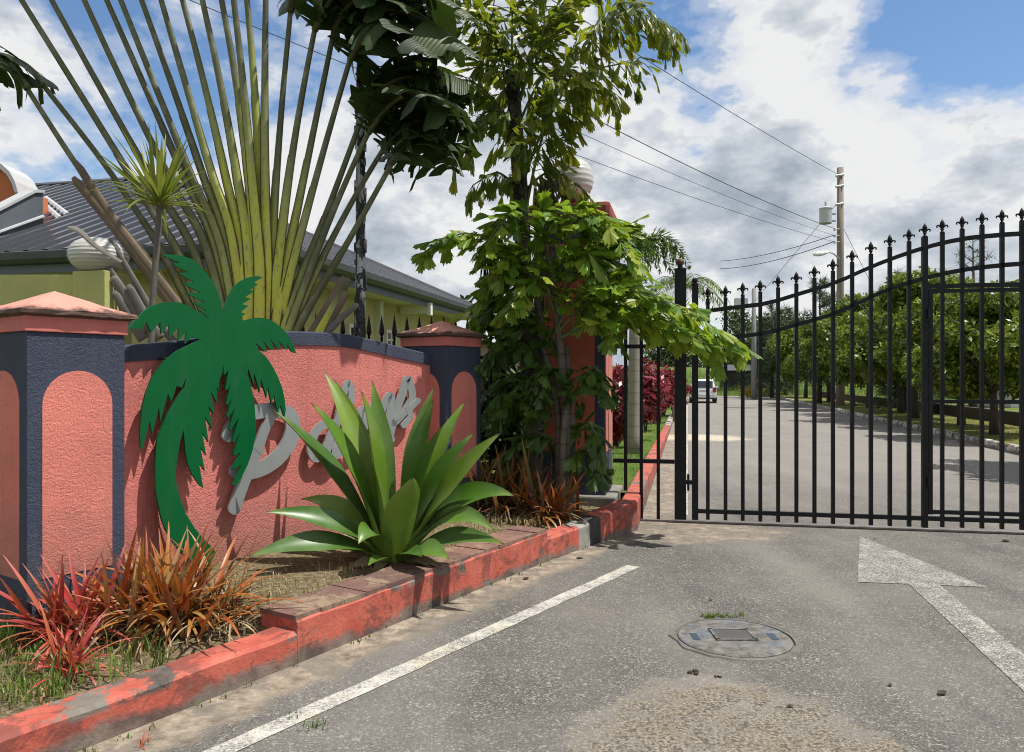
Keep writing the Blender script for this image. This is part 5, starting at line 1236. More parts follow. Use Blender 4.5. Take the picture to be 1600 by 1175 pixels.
def blade(par, p0, d0, tip, wmax, seed, n=26):
    rg = random.Random(seed); L_ = (tip - p0).length
    mid = bez(p0, p0 + d0 * L_ * 0.5 + UP * L_ * 0.12, tip, n)
    V = []; F = []; AT = []; prev = {}; st = {-1: [0] * 4, 1: [0] * 4}
    fr = []
    for i in range(n + 1):
        tg = (mid[min(i + 1, n)] - mid[max(i - 1, 0)]).normalized(); s = tg.cross(UP)
        if s.length < .25: s = Vector((0.15, -1, 0.1)) - tg * tg.dot(Vector((0.15, -1, 0.1)))
        s.normalize(); nr = s.cross(tg); nr = nr if nr.z > 0 else -nr; t = i / n
        fr.append((mid[i], s, nr, tg, wmax * min(1, (t / .14) ** .6 + .12) * (1 - max(0, (t - .62) / .38) ** 2.2 * .8)))
    for i in range(n):
        for sd_ in (-1, 1):
            first = st[sd_][0] <= 0
            if first: st[sd_] = [rg.randrange(1, 5), rg.uniform(-.1, .16) + (.4 if rg.random() < .18 else 0), rg.uniform(.92, 1.04), rg.uniform(-.06, .1)]
            st[sd_][0] -= 1; last = st[sd_][0] <= 0; cols = []
            for e_, (m0, s, nr, tg, w) in enumerate((fr[i], fr[i + 1])):
                if e_ == 0 and not first: cols.append(prev[sd_]); continue
                col_ = []
                for j in range(6):
                    q = j / 5; t = (i + e_) / n; droop = .12 + .2 * t + st[sd_][1]; wl = w * st[sd_][2]
                    if j == 5: wl *= (.9 if (e_ == 0 and first) or (e_ == 1 and last) else 1.0 + rg.uniform(-.03, .05))
                    o = s * (sd_ * wl * q) + tg * ((.15 + st[sd_][3]) * wl * q) + nr * (wl * (.22 * q - droop * q * q * 1.1)) - UP * (wl * droop * q * q * .6)
                    gp_ = tg * (.4 * q * L_ / n * ((1 if first else 0) if e_ == 0 else (-1 if last else 0)))
                    col_.append(len(V)); V.append(m0 + o + gp_ + nr * (wl * .035 * q * math.sin((i + e_) * 2.1))); AT.append(t)
                cols.append(col_)
            prev[sd_] = cols[1]
            F += [(cols[0][j], cols[1][j], cols[1][j + 1], cols[0][j + 1]) for j in range(5)]
    obj('leaf_blade', V, F, M_RLEAF, par, True, AT)
    g = G(); g.tube(mid, [0.03 * (1 - i / (n + 2)) + .004 for i in range(n + 1)], 6); g.A = [.9] * len(g.A); g.obj('midrib', M_PET, par, True, attr=True)
M_SHEATH = plain('sheath_margin_brown', (.13, .095, .045), .85, var=.5, nscale=14)
rg = random.Random(5)
for i, px in enumerate(PET):
    vv = np.array([p[1] for p in px], float); cf = np.polyfit(vv, [p[0] for p in px], 2); px = [(float(np.polyval(cf, v)), float(v)) for v in vv]
    Yt = RY + (0.07 if i % 2 else -0.07) + (-.12 if i in (11, 12) else 0)
    lo = px[-1]; base = (402 + (lo[0] - 402) * .42, 575)
    pp = [W(u, v, Yt + (RY - Yt) * .2 * k) for k, (u, v) in enumerate(px)] + [W(base[0], base[1], RY + rg.uniform(-.06, .06))]
    d0 = (pp[0] - pp[1]).normalized()
    if px[0][1] < 10: ext = rg.uniform(.7, 1.1); pp = [pp[0] + d0 * ext] + pp
    cur = catmull(pp[::-1], 6); n = len(cur)
    cen = max(0, 1 - abs(i - 13) / 7); rad = [(0.018 + .024 * cen) * (1 - k / (n - 1)) ** 1.4 + 0.023 for k in range(n)]
    g = G(); g.tube(cur, rad, 10, flat=0.62, up=(0, 1, 0)); g.A = [min(1, a_ + .42 * (1 - max(0, 1 - abs(i - 13) / 10)) ** 1.4) - .13 * cen for a_ in g.A]; pet = g.obj('leaf_stalk', M_PET, rav, True, attr=True)
    g = G(); m_ = int(n * (.5 + .12 * cen)); rr_ = random.Random(i)
    for sg in (-1, 1):
        mp = []
        for k in range(1, m_):
            tg = (cur[k + 1] - cur[k - 1]).normalized(); sx = Vector((0, 1, 0)).cross(tg).normalized(); mp.append(cur[k] + sx * (sg * rad[k] * .96) - Vector((0, rad[k] * .22, 0)))
        g.tube(mp, [.0085 * (1 - .75 * k / len(mp)) * rr_.uniform(.6, 1.3) for k in range(len(mp))], 5)
    g.obj('sheath_margin', M_SHEATH, pet, True)
    end = cur[-1]
    if i in BT: tip = W(BT[i][0], BT[i][1], RY + rg.uniform(-.7, .5))
    else: tip = end + d0 * 1.1 + Vector((d0.x * 1.6 + rg.uniform(-.2, .2), rg.uniform(-.5, .5), rg.uniform(-.1, .3)))
    blade(pet, end, d0, tip, rg.uniform(.40, .50) * (1 if i > 2 else .8), i + 40)
    if 15 <= i <= 22: blade(pet, end, (d0 + Vector((.3, .5, .1))).normalized(), W(BT[i][0] - rg.uniform(-20, 60), BT[i][1] + rg.uniform(-70, 30), RY + rg.uniform(.2, .9)), rg.uniform(.4, .5), i + 140)
    if 16 <= i <= 21: blade(pet, end - d0 * .05, (d0 + Vector((.5, -.5, -.1))).normalized(), W(BT[i][0] - rg.uniform(20, 90), BT[i][1] + rg.uniform(-45, 15), RY + rg.uniform(-.9, .3)), rg.uniform(.36, .46), i + 90)
for (pl, r0, m_) in (([(114, 277), (170, 345), (232, 425), (300, 520)], .045, M_DEADP), ([(118, 252), (178, 345), (242, 430), (310, 520)], .042, M_DEADP), ([(170, 372), (205, 430), (240, 490), (290, 560)], .03, M_DEADG),
                     ([(176, 432), (200, 470), (230, 520)], .05, M_DEADG), ([(178, 455), (205, 500), (225, 530)], .045, M_DEADG), ([(200, 445), (230, 500), (250, 530)], .045, M_DEADG), ([(150, 390), (190, 450), (225, 520)], .028, M_DEADG),
                     ([(545, 434), (520, 475), (490, 530)], .05, M_PET), ([(538, 432), (512, 480), (480, 535)], .04, M_DEADP), ([(541, 456), (527, 480), (500, 520)], .04, M_DEADP), ([(560, 475), (535, 495), (505, 525)], .03, M_DEADG)):
    cur = catmull([W(u, v, RY - .12 + .02 * k) for k, (u, v) in enumerate(pl)][::-1], 5); n = len(cur)
    g = G(); g.tube(cur, [r0 * (1.25 - .45 * k / (n - 1)) * (.55 if k == n - 1 else 1) for k in range(n)], 8, flat=.3, up=(0, 1, 0)); g.obj('dead_stalk', m_, rav, True, attr=True)
cur = catmull([W(106, 354, RY - .3), W(125, 362, RY - .3), W(150, 385, RY - .28), W(190, 410, RY - .25)], 5)
g = G(); g.tube(cur, [.006, .016, .03, .03, .03, .03, .028, .026, .026, .024, .024, .022, .022, .022, .02, .02][:len(cur)], 6, flat=.4); g.obj('dead_leaf_curl', M_DEADG, rav)
g = G(); g.tube([W(405, 590, RY) * 1 + UP * z for z in (-1.35, -.6, .2)], [.22, .2, .15], 14); g.obj('trunk', M_DEADG, rav, True)

# ------------------------------------------------------------------ dracaena rosette on a thin stem
M_DRA = m_brom2('dracaena_leaf', [(0.08, 0.13, 0.02), (0.16, 0.2, 0.035), (0.32, 0.32, 0.07), (0.07, 0.11, 0.02)], (0.3, 0.32, 0.06), (0.2, 0.22, 0.04), (.4, .5, .05))
SDR = strap_set(M_DRA, 0.024, (0.0, 0.1, 0.25, 0.5, 0.9))
DY = 6.15; dc = W(249, 322, DY)
dr = brom('dracaena', 'spiky yellow green dracaena rosette on a thin stem before the palm stalks', dc, 72, .42, .70, SDR, 51, .012, tiltmax=1.45)
g = G(); cur = catmull([W(236, 560, DY), W(238, 480, DY), W(244, 400, DY), W(248, 345, DY), W(249, 318, DY)], 6); g.tube(cur, [.026] * (len(cur) - 6) + [.024, .024, .026, .028, .03, .02], 8); g.obj('stem', plain('dracaena_stem', (.13, .12, .105), .9, var=.3, nscale=30), dr, True)

# ------------------------------------------------------------------ fishtail palms
def leaflet_mesh(seed, mat):
    rg = random.Random(seed); pts = [(0, 0), (.3, -.10), (.66, -.28)]
    e = [(.88, -.40), (.86, -.28), (1.0, -.27), (.92, -.16), (1.06, -.12), (.97, .0), (1.14, .05), (.98, .12), (1.05, .22), (.92, .24), (.94, .36)]
    pts += [(x + rg.uniform(-.09, .07), y + rg.uniform(-.03, .03)) for x, y in e] + [(.62, .24), (.28, .09)]
    V = [(x, y, -.16 * x * x - .10 * abs(y) * (1 if seed % 2 else -1) + .05 * math.sin(y * 14)) for x, y in pts]
    c = len(V); V.append((.45, 0, .02)); n = c
    F = [(c, i, (i + 1) % n) for i in range(n)]
    return mk_mesh('leaflet', V, F, mat, False)
def m_fish(name, stops, tcol, trans):
    b = MB(name)
    oi = b.N('ShaderNodeObjectInfo').outputs['Random']; isl = b.geo.outputs['Random Per Island']
    f = b.math('FRACT', b.math('ADD', b.math('MULTIPLY', oi, 3.7), isl))
    f = b.math('ADD', b.math('MULTIPLY', f, .8), b.math('MULTIPLY', b.noise(3, 3), .2))
    c = b.ramp(f, [(0.1 + 0.75 * i / (len(stops) - 1), s) for i, s in enumerate(stops)])
    c = b.mix(b.math('MULTIPLY', b.ramp(b.noise(16, 4, .7), [(.6, 0.), (.7, 1.)]), .35), c, (.16, .13, .04))
    b.set(Base_Color=c, Roughness=.38, Specular_IOR_Level=.5); b.translucent(b.mix(.55, c, tcol), trans); return b.m
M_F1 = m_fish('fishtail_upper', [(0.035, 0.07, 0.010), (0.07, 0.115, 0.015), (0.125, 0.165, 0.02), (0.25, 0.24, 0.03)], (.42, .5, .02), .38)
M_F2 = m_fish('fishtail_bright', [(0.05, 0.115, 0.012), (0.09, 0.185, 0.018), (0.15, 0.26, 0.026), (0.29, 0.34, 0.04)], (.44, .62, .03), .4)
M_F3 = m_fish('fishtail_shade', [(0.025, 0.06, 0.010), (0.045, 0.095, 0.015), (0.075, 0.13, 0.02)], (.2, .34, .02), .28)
def m_ringtrunk():
    b = MB('fishtail_trunk'); z = b.sepz()[2]
    ring = b.math('SINE', b.math('MULTIPLY', z, 42)); c = b.mix(b.noise(12, 5, .7), (.055, .046, .036), (.19, .165, .13))
    c = b.mix(b.ramp(ring, [(.8, 0.), (1., .7)]), c, (.05, .042, .035)); b.set(Base_Color=c, Roughness=.85); b.bump(b.noise(25, 5, .7), .6, .01); return b.m
M_RING = m_ringtrunk(); M_STEM = plain('frond_stem', (.11, .15, .04), .55, var=.2)
def fish_palm(label, trunk, rads, fronds, mat, seed, leaf, base, budget=285, droop=1.0):
    t = thing('fishtail_palm', label, 'palm', base); rg = random.Random(seed)
    for tp, rd in zip(trunk, rads):
        cur = catmull(tp, 6); n = len(cur); g = G(); g.tube(cur, [rd[0] + (rd[1] - rd[0]) * k / (n - 1) for k in range(n)], 10); g.obj('trunk', M_RING, t, True)
    meshes = [leaflet_mesh(s, mat) for s in range(6)]; items = []
    for (pl, sec, dens, dr) in fronds:
        dr *= droop
        cur = catmull(pl, 10); L_ = sum((b - a).length for a, b in zip(cur, cur[1:])); n = len(cur)
        g = G(); g.tube(cur, [.017 * (1 - .7 * k / (n - 1)) for k in range(n)], 6)
        ns = max(6, int(L_ / (.118 if mat is M_F1 else .11) * dens)); mine = []
        for i in range(ns):
            q = .16 + .84 * (i + rg.random() * .6) / ns; k = min(n - 2, int(q * (n - 1))); p = cur[k].lerp(cur[k + 1], q * (n - 1) - k); tg = (cur[k + 1] - cur[k]).normalized()
            side = tg.cross(UP); side = side.normalized() if side.length > .2 else Vector((1, 0, 0))
            for sg in (-1, 1):
                sl_n = sec * (1.1 - .65 * q) * rg.uniform(.7, 1.15)
                sd_ = (side * sg * rg.uniform(.6, 1.1) + tg * rg.uniform(.35, .85) + UP * rg.uniform(-.25, .3)).normalized()
                sp = [p, p + sd_ * sl_n * .5 + UP * .02, p + sd_ * sl_n - UP * sl_n * dr * .5]
                sp = bez(*sp, 4); g.tube(sp, [.006, .005, .004, .004, .003], 4, cap=False)
                nl = max(2, int(sl_n / (leaf * (.36 if mat is M_F1 else .5))))
                for j in range(nl + 1):
                    qq = (j + .6) / (nl + .6); kk = min(3, int(qq * 4)); o = sp[kk].lerp(sp[kk + 1], qq * 4 - kk)
                    out = (side * sg).cross(UP)
                    ld = (sd_ * rg.uniform(.4, 1) + tg * rg.uniform(-.2, .7) * (1 if j % 2 else -.4) + Vector((rg.uniform(-.35, .35), rg.uniform(-.35, .35), rg.uniform(-.3, .25))) - UP * dr * rg.uniform(.4, 1.3))
                    ld.normalize(); up_v = Vector((rg.uniform(-.6, .6), rg.uniform(-.8, .3), 1.0)); y = up_v.cross(ld).normalized(); z = ld.cross(y)
                    s = leaf * rg.uniform(.7, 1.2) * (1.0 - .15 * q)
                    M = Matrix((ld, y, z)).transposed().to_4x4(); M.translation = o
                    mine.append((M @ Matrix.Diagonal((s * 1.08, s * (rg.uniform(.45, .75) if mat is M_F1 else rg.uniform(.62, 1.0)), s, 1)), rg.randrange(6), s / o.y))
        f = g.obj('frond', M_STEM, t, True); items.append((f, mine))
    allk = sorted((x[2] for _, m in items for x in m), reverse=True); cut = allk[min(len(allk) - 1, budget)]
    for f, mine in items:
        rest = G()
        for (M, k, key) in mine:
            if key > cut: inst('leaflet', meshes[k], M, f)
            else: rest.add([M @ v.co for v in meshes[k].vertices], [tuple(p.vertices) for p in meshes[k].polygons])
        if rest.V: rest.obj('leaflets', mat, f, kind='stuff')
    return t
def PL(px, y0, y1): return [W(u, v, y0 + (y1 - y0) * i / (len(px) - 1)) for i, (u, v) in enumerate(px)]
T1 = fish_palm('tall fishtail palm with dark ragged crown above the gate pillar',
    [[Vector((.24, 8.15, .15)), W(829, 600, 8.12), W(819, 450, 8.1), W(815, 330, 8.1), W(806, 200, 8.1), W(800, 110, 8.1)]], [(.105, .07)],
    [(PL([(818, 350), (838, 250), (872, 140), (930, 50), (985, 15), (1045, 45)], 8.1, 7.6), .62, 1.15, .85), (PL([(803, 150), (800, 40), (808, -70)], 8.1, 8.0), .5, 1.1, .35), (PL([(805, 180), (770, 95), (735, 20), (700, -40)], 8.1, 7.9), .48, 1.1, .4),
     (PL([(808, 230), (775, 160), (725, 125), (690, 165)], 8.1, 8.3), .4, 1.2, .7), (PL([(812, 300), (778, 270), (738, 290)], 8.1, 8.0), .26, 1.2, 1.0), (PL([(818, 300), (862, 268), (915, 300)], 8.1, 8.3), .2, .8, 1.0),
     (PL([(806, 170), (845, 60), (885, 0), (950, -25)], 8.1, 8.4), .48, 1.1, .5), (PL([(810, 250), (792, 180), (752, 180), (722, 240)], 8.1, 7.8), .32, 1.2, .9), (PL([(808, 200), (850, 120), (905, 120), (960, 150)], 8.1, 8.2), .34, 1.2, 1.0),
     (PL([(806, 180), (830, 100), (850, 40), (845, -40)], 8.1, 7.8), .44, 1.1, .5), (PL([(812, 300), (850, 200), (905, 120), (1000, 95)], 8.1, 7.5), .42, 1.0, .9), 
     (PL([(806, 170), (785, 100), (770, 40), (775, -20)], 8.1, 8.0), .42, 1.1, .6)],
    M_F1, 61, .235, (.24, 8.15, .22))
g = G(); rg = random.Random(9)
for c_, n_, l_ in ((W(765, 400, 8.05), 46, .8), (W(855, 285, 8.0), 34, .35)):
    for i in range(n_):
        o = c_ + Vector((rg.gauss(0, .06), rg.gauss(0, .05), rg.uniform(-.06, .06))); l = l_ * rg.uniform(.5, 1); e = o + Vector((rg.gauss(0, .03), rg.gauss(0, .03), -l))
        g.tube([o, o.lerp(e, .5) + Vector((rg.gauss(0, .015), 0, 0)), e], [.006, .008, .006], 4)
g.obj('fruit_strands', plain('fruit_dark', (.035, .028, .02), .8, var=.4), T1, kind='stuff')
g = G(); g.tube(bez(W(817, 345, 8.1), W(770, 310, 8.05), W(765, 405, 8.05), 8), [.03, .03, .03, .028, .026, .024, .022, .02, .018], 8); g.obj('flower_stalk', plain('old_stalk', (.10, .085, .065), .8, var=.3), T1, True)
g = G(); rg = random.Random(19)
for i in range(160):
    q = rg.uniform(.35, 1); o = W(800 + 19 * (1 - q) + rg.uniform(-9, 9), 110 + 330 * (1 - q), 8.1) + Vector((0, -.07, 0)); l = rg.uniform(.08, .25)
    g.tube([o, o + Vector((rg.gauss(0, .03), -.02 - rg.random() * .03, -l * .5)), o + Vector((rg.gauss(0, .05), -.03, -l))], [.006, .004, .002], 4, cap=False)
g.obj('trunk_fibre', plain('fibre_dark', (.04, .03, .022), .95, var=.4), T1, kind='stuff')
T2 = fish_palm('bright green fishtail palm reaching over the fence panel to the gate',
    [[Vector((.545, 7.72, .18)), W(884, 650, 7.72), W(877, 560, 7.72), W(866, 450, 7.72), W(862, 385, 7.72)], [Vector((.47, 7.85, .18)), W(872, 650, 7.8), W(850, 540, 7.8), W(838, 440, 7.8)]], [(.052, .032), (.042, .03)],
    [(PL([(865, 430), (880, 362), (930, 345), (985, 395)], 7.7, 7.4), .34, 1.3, .5), (PL([(862, 410), (832, 350), (795, 338), (765, 375)], 7.7, 7.4), .34, 1.3, .5), (PL([(862, 450), (790, 385), (725, 365), (672, 388)], 7.7, 7.6), .3, 1.0, .7),
     (PL([(870, 520), (945, 455), (1045, 475), (1148, 540)], 7.7, 7.35), .36, 1.1, .45), (PL([(868, 480), (920, 405), (970, 420), (1010, 470)], 7.7, 7.9), .32, 1.2, .6), (PL([(868, 540), (935, 480), (1015, 490), (1095, 535)], 7.75, 7.7), .32, 1.1, .5),
     (PL([(862, 460), (805, 425), (765, 455), (748, 510)], 7.7, 7.9), .3, 1.2, .7), (PL([(864, 430), (850, 370), (870, 335), (905, 330)], 7.7, 7.6), .3, 1.2, .5), (PL([(866, 470), (830, 410), (800, 400), (780, 430)], 7.7, 7.5), .28, 1.2, .6),
     (PL([(866, 480), (890, 420), (920, 400), (950, 440)], 7.7, 7.4), .3, 1.2, .6), (PL([(868, 500), (850, 440), (820, 440), (795, 480)], 7.7, 7.4), .3, 1.2, .6), (PL([(868, 520), (895, 470), (930, 470), (960, 520)], 7.7, 7.45), .28, 1.2, .7),
     (PL([(870, 530), (950, 500), (1030, 510), (1110, 545)], 7.7, 7.5), .3, 1.1, .5), (PL([(864, 420), (900, 375), (945, 370), (975, 360)], 7.7, 7.9), .3, 1.2, .5)],
    M_F2, 62, .25, (.545, 7.72, .22), droop=.35)
T3 = fish_palm('low dark fishtail palm filling the space before the gate pillar',
    [[Vector((.60, 7.8, .18)), W(893, 690, 7.8), W(890, 620, 7.8), W(884, 540, 7.8)], [Vector((.50, 7.65, .18)), W(880, 700, 7.65), W(884, 640, 7.65)]], [(.045, .03), (.04, .03)],
    [(PL([(886, 640), (845, 560), (795, 530), (762, 565)], 7.8, 7.9), .3, 1.2, .7), (PL([(888, 700), (915, 665), (940, 690)], 7.7, 7.6), .2, 1.3, .8),
     (PL([(885, 690), (850, 640), (812, 620), (780, 655)], 7.8, 7.9), .28, 1.2, .7), (PL([(888, 720), (915, 700), (940, 735)], 7.75, 7.6), .18, 1.3, .9), (PL([(884, 600), (852, 510), (822, 490), (798, 525)], 7.8, 7.9), .3, 1.2, .7),
     (PL([(884, 650), (840, 600), (800, 590), (765, 640)], 7.8, 8.0), .28, 1.2, .7), (PL([(884, 700), (850, 680), (815, 690), (790, 730)], 7.8, 7.95), .24, 1.2, .7),
     (PL([(888, 660), (905, 600), (930, 575), (948, 610)], 7.8, 7.6), .22, 1.1, .7), (PL([(886, 650), (870, 590), (850, 575), (835, 610)], 7.8, 7.55), .24, 1.1, .7), (PL([(884, 560), (840, 500), (800, 470), (770, 500)], 7.8, 8.1), .32, 1.2, .7)],
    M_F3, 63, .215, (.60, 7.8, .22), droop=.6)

# ------------------------------------------------------------------ foliage clouds
def leaf_cloud(clusters, n, size, seed, elong=2.0, shell=.55, upb=.5):
    r = np.random.default_rng(seed); cl = np.array([[*c, *rad] for c, rad in clusters]); vol = cl[:, 3] * cl[:, 4] * cl[:, 5]
    idx = r.choice(len(cl), n, p=vol ** .8 / (vol ** .8).sum()); d = r.normal(size=(n, 3)); d /= np.linalg.norm(d, axis=1)[:, None]
    rad = (shell + (1 - shell) * r.random(n)) * np.where(r.random(n) < .25, r.random(n), 1); c = cl[idx, :3] + d * rad[:, None] * cl[idx, 3:]
    c += r.normal(size=(n, 3)) * .06 * cl[idx, 3:4]
    ax = d * .6 + r.normal(size=(n, 3)) * .8; ax[:, 2] -= .25; ax /= np.linalg.norm(ax, axis=1)[:, None]
    up = d * .7 + r.normal(size=(n, 3)) * .6; up[:, 2] += upb; sd_ = np.cross(ax, up); sd_ /= np.linalg.norm(sd_, axis=1)[:, None] + 1e-9
    s = size * r.uniform(.6, 1.35, n)[:, None]
    V = np.stack([c - ax * s * elong * .5, c + sd_ * s * .5, c + ax * s * elong * .5, c - sd_ * s * .5], 1).reshape(-1, 3)
    F = np.arange(n * 4).reshape(-1, 4); return V, F
def tree_proto(seed, h, rad, n, size):
    rg = random.Random(seed); cl = []
    zc = h * .60
    for i in range(44):
        a_ = rg.uniform(0, 6.28); q = rg.random() ** .45; zz = rg.uniform(-1, 1)
        rr_ = math.sqrt(max(0, 1 - zz * zz)) * q
        cl.append(((math.cos(a_) * rad * rr_ * .8, math.sin(a_) * rad * rr_ * .8, zc + zz * h * .31), (rad * rg.uniform(.14, .34),) * 2 + (rad * rg.uniform(.12, .26),)))
    V, F = leaf_cloud(cl, n, size, seed); g = G()
    g.tube([Vector((0, 0, -.1)), Vector((.03, .02, h * .18)), Vector((-.02, .03, h * .33))], [.15, .11, .1], 9)
    for i in range(7):
        a_ = i * .9 + rg.uniform(-.3, .3); e = Vector((math.cos(a_) * rad * .65, math.sin(a_) * rad * .65, zc + rg.uniform(-.1, .2) * h))
        g.tube(bez(Vector((-.02, .03, h * .28)), Vector((math.cos(a_) * rad * .2, math.sin(a_) * rad * .2, h * .42)), e, 5), [.085, .07, .055, .045, .03, .015], 6)
    return mk_mesh('trunk', g.V, g.F, M_BARK, True), mk_mesh('crown', V, F, M_TREE)
M_BARK = plain('tree_bark', (.07, .055, .042), .9, var=.35, nscale=9, bump=.6)
M_TREE = crownmat('tree_leaves', [(0.05, 0.09, 0.011), (0.105, 0.16, 0.017), (0.18, 0.24, 0.022), (0.27, 0.31, 0.04)], .45, .4)
TP = [tree_proto(s, h, r_, 21000, .10) for s, h, r_ in ((101, 4.9, 2.75), (102, 5.0, 2.9), (103, 4.8, 2.7))]
def plant_tree(k, p, sc, rot, label, zs=1.0):
    t = thing('roadside_tree', label, 'tree', p, 'round crowned trees along the right verge')
    for me, nm in zip(TP[k], ('trunk', 'crown')):
        o = bpy.data.objects.new(nm, me); COL.objects.link(o); o.parent = t
        o.matrix_basis = Matrix.Rotation(rot, 4, 'Z') @ Matrix.Diagonal((sc, sc, sc * zs, 1))
for (k, p, sc, rot, zs, l) in ((0, (12.3, 19.6, .12), .84, .3, .95, 'nearest round green tree on the right verge, seen through the wicket'), (1, (14.5, 27.6, .12), 1.06, 2.1, 1.0, 'second round tree on the right verge, left of the wicket hinge'),
                           (2, (17.2, 37.0, .12), 1.12, 4.0, 1.0, 'third round tree on the right verge, in front of the utility pole'), (0, (19.2, 46.5, .12), 1.05, 1.2, 1.0, 'fourth round tree along the right verge, past the utility pole'),
                           (1, (21.4, 56, .12), 1.1, 5.1, 1.0, 'last round tree at the far right end of the road'), (2, (10.6, 12.6, .12), .9, 2.7, .95, 'round tree just inside the right end of the gate'),
                           (2, (13.7, 23.4, .12), .9, 1.7, .95, 'round tree filling the gap between first and second verge trees'), (0, (16.2, 32, .12), 1.0, 3.3, 1.0, 'round tree filling the gap between second and third verge trees'), (1, (18.4, 41.5, .12), 1.05, .8, 1.0, 'round tree just past the utility pole, before the fourth tree')):
    plant_tree(k, p, sc, rot, l, zs)

def wispy(name, label, p, h, rad, n, size, seed, mat, group=None, nb=40, low=.12, droop=.25, cat='tree'):
    """casuarina-like tree: thin limbs and needle sprays"""
    rg = random.Random(seed); t = thing(name, label, cat, p, group); p = Vector(p)
    g = G(); g.tube([p, p + Vector((.1, .05, h * .5)), p + Vector((0, 0, h))], [.16, .1, .015], 8); V = []; F = []
    r = np.random.default_rng(seed)
    for i in range(nb):
        q = low + (1 - low) * (i + rg.random()) / nb; a_ = rg.uniform(0, 6.28); l = rad * (1 - q) ** .65 * rg.uniform(.6, 1.15) + .2
        s0 = p + UP * h * q; e = s0 + Vector((math.cos(a_) * l, math.sin(a_) * l, l * rg.uniform(.1, .7)))
        m_ = (s0 + e) / 2 + UP * l * .1; pts = bez(s0, m_, e, 5); g.tube(pts, [.03, .025, .02, .015, .01, .005], 4, cap=False)
        k = max(4, int(n * l / (rad * nb * .6))); tt = r.random(k) ** .6; P = np.array([list(s0)]) * (1 - tt)[:, None] + np.array([list(e)]) * tt[:, None]
        P += r.normal(size=(k, 3)) * .10 * l; dd = np.array([list((e - s0).normalized())]) * .6 + r.normal(size=(k, 3)) * .55; dd[:, 2] += -droop + .15; dd /= np.linalg.norm(dd, axis=1)[:, None]
        sd_ = np.cross(dd, r.normal(size=(k, 3))); sd_ /= np.linalg.norm(sd_, axis=1)[:, None]; L_ = size * r.uniform(.5, 1.3, k)[:, None]; w = .016 * (p.y / 40)
        V.append(np.stack([P - sd_ * w, P + sd_ * w, P + dd * L_], 1).reshape(-1, 3))
    V = np.concatenate(V); F = np.arange(len(V)).reshape(-1, 3)
    g.obj('trunk', M_BARK, t, True); obj('crown', V, F, mat, t); return t
M_CAS = crownmat('casuarina_needles', [(0.03, 0.06, 0.02), (0.05, 0.085, 0.03), (0.09, 0.12, 0.045)], .2)
GC = 'feathery casuarinas behind the right hand trees'
wispy('casuarina', 'feathery casuarina left of the utility pole', (17.6, 44, 0), 7.2, 2.0, 5200, .5, 5, M_CAS, GC)
wispy('casuarina', 'sparse casuarina rising above the wicket gate', (18.6, 31, 0), 7.2, 1.7, 1500, .45, 6, M_CAS, GC, nb=26, low=.2)
wispy('casuarina', 'low feathery casuarina bush between second and third verge trees', (16.9, 33, 0), 2.6, 1.6, 3000, .45, 7, M_CAS, GC, low=.02)
wispy('casuarina', 'dark feathery casuarina at the far right bend of the road', (20.3, 60, 0), 7.2, 2.6, 6000, .7, 8, M_CAS, GC, low=.02)
wispy('casuarina', 'tall thin casuarina behind the far pole', (23.5, 66, 0), 7.6, 2.6, 5200, .7, 9, M_CAS, GC, low=.04)
wispy('casuarina', 'casuarina top behind the second verge tree', (21, 42, 0), 7.4, 1.9, 2600, .5, 10, M_CAS, GC)

M_FAR = crownmat('far_leaves', [(0.022, 0.045, 0.012), (0.045, 0.075, 0.018), (0.08, 0.115, 0.03)], .3)
def far_tree(label, p, h, rad, seed, n=3600, size=.3, group='trees far beyond the road end'):
    rg = random.Random(seed); p = Vector(p); t = thing('broadleaf_tree', label, 'tree', p, group); cl = []
    for i in range(14):
        a_ = rg.uniform(0, 6.28); q = rg.random() ** .5 * .75; cl.append(((p.x + math.cos(a_) * rad * q, p.y + math.sin(a_) * rad * q, p.z + h * rg.uniform(.3, .84)), (rad * rg.uniform(.28, .45),) * 2 + (h * rg.uniform(.12, .2),)))
    V, F = leaf_cloud(cl, n, size, seed); obj('crown', V, F, M_FAR, t)
    g = G(); g.tube([p, p + UP * h * .6], [.25, .12], 8); g.obj('trunk', M_BARK, t)
for i, (u, Y, h, rad, l) in enumerate(((1195, 95, 10, 5.5, 'broad far tree just left of the grey far pole base'), (1245, 100, 11, 6, 'far tree mass right of the grey far pole'), (1120, 120, 9, 6, 'far tree above the parked car'), (1300, 90, 9.5, 6, 'far tree behind the utility pole foot'),
        (1380, 80, 9, 6, 'far tree seen between third and second verge trees'), (1450, 75, 8, 5.5, 'far tree behind the wicket stile'), (1540, 62, 6.5, 5, 'far tree behind the sparse casuarina'), (1620, 60, 6.5, 5, 'far tree at the right picture edge'), (1060, 110, 10, 6, 'far tree behind the croton hedge'),
        (735, 62, 8.2, 5, 'dark tree top showing above the far eave of the yellow house'), (810, 75, 9, 6, 'dark tree behind the neighbour house'), (1165, 140, 15, 8, 'tallest far tree crown above the road end'))):
    far_tree(l, ((u - 800) / FPX * Y, Y, 0), h, rad, 200 + i)

# bank of tall grass closing the road
def f(a, q):
    p = Vector((2 + a * 70, 67 + q * 30, 0)); p.z = 3.4 * (1 - (1 - q) ** 2) * (1 - .55 * a) + nz(p, .25, .5) - .1; return p
sheet('hill', f, 60, 20, M_FIELD)
sp5 = [(Vector((x, y, max(0, 3.4 * (1 - (1 - (y - 67) / 30) ** 2) * (1 - .55 * (x - 2) / 70) - .1))), 9, 1.0, .4) for (x, y) in [(rg.uniform(8, 34), 66.5 + rg.random() ** 2 * 14) for _ in range(900)]]
V = []
tufts('tall_grass', sp5, M_GR, label='tall rough grass on the bank at the road end')

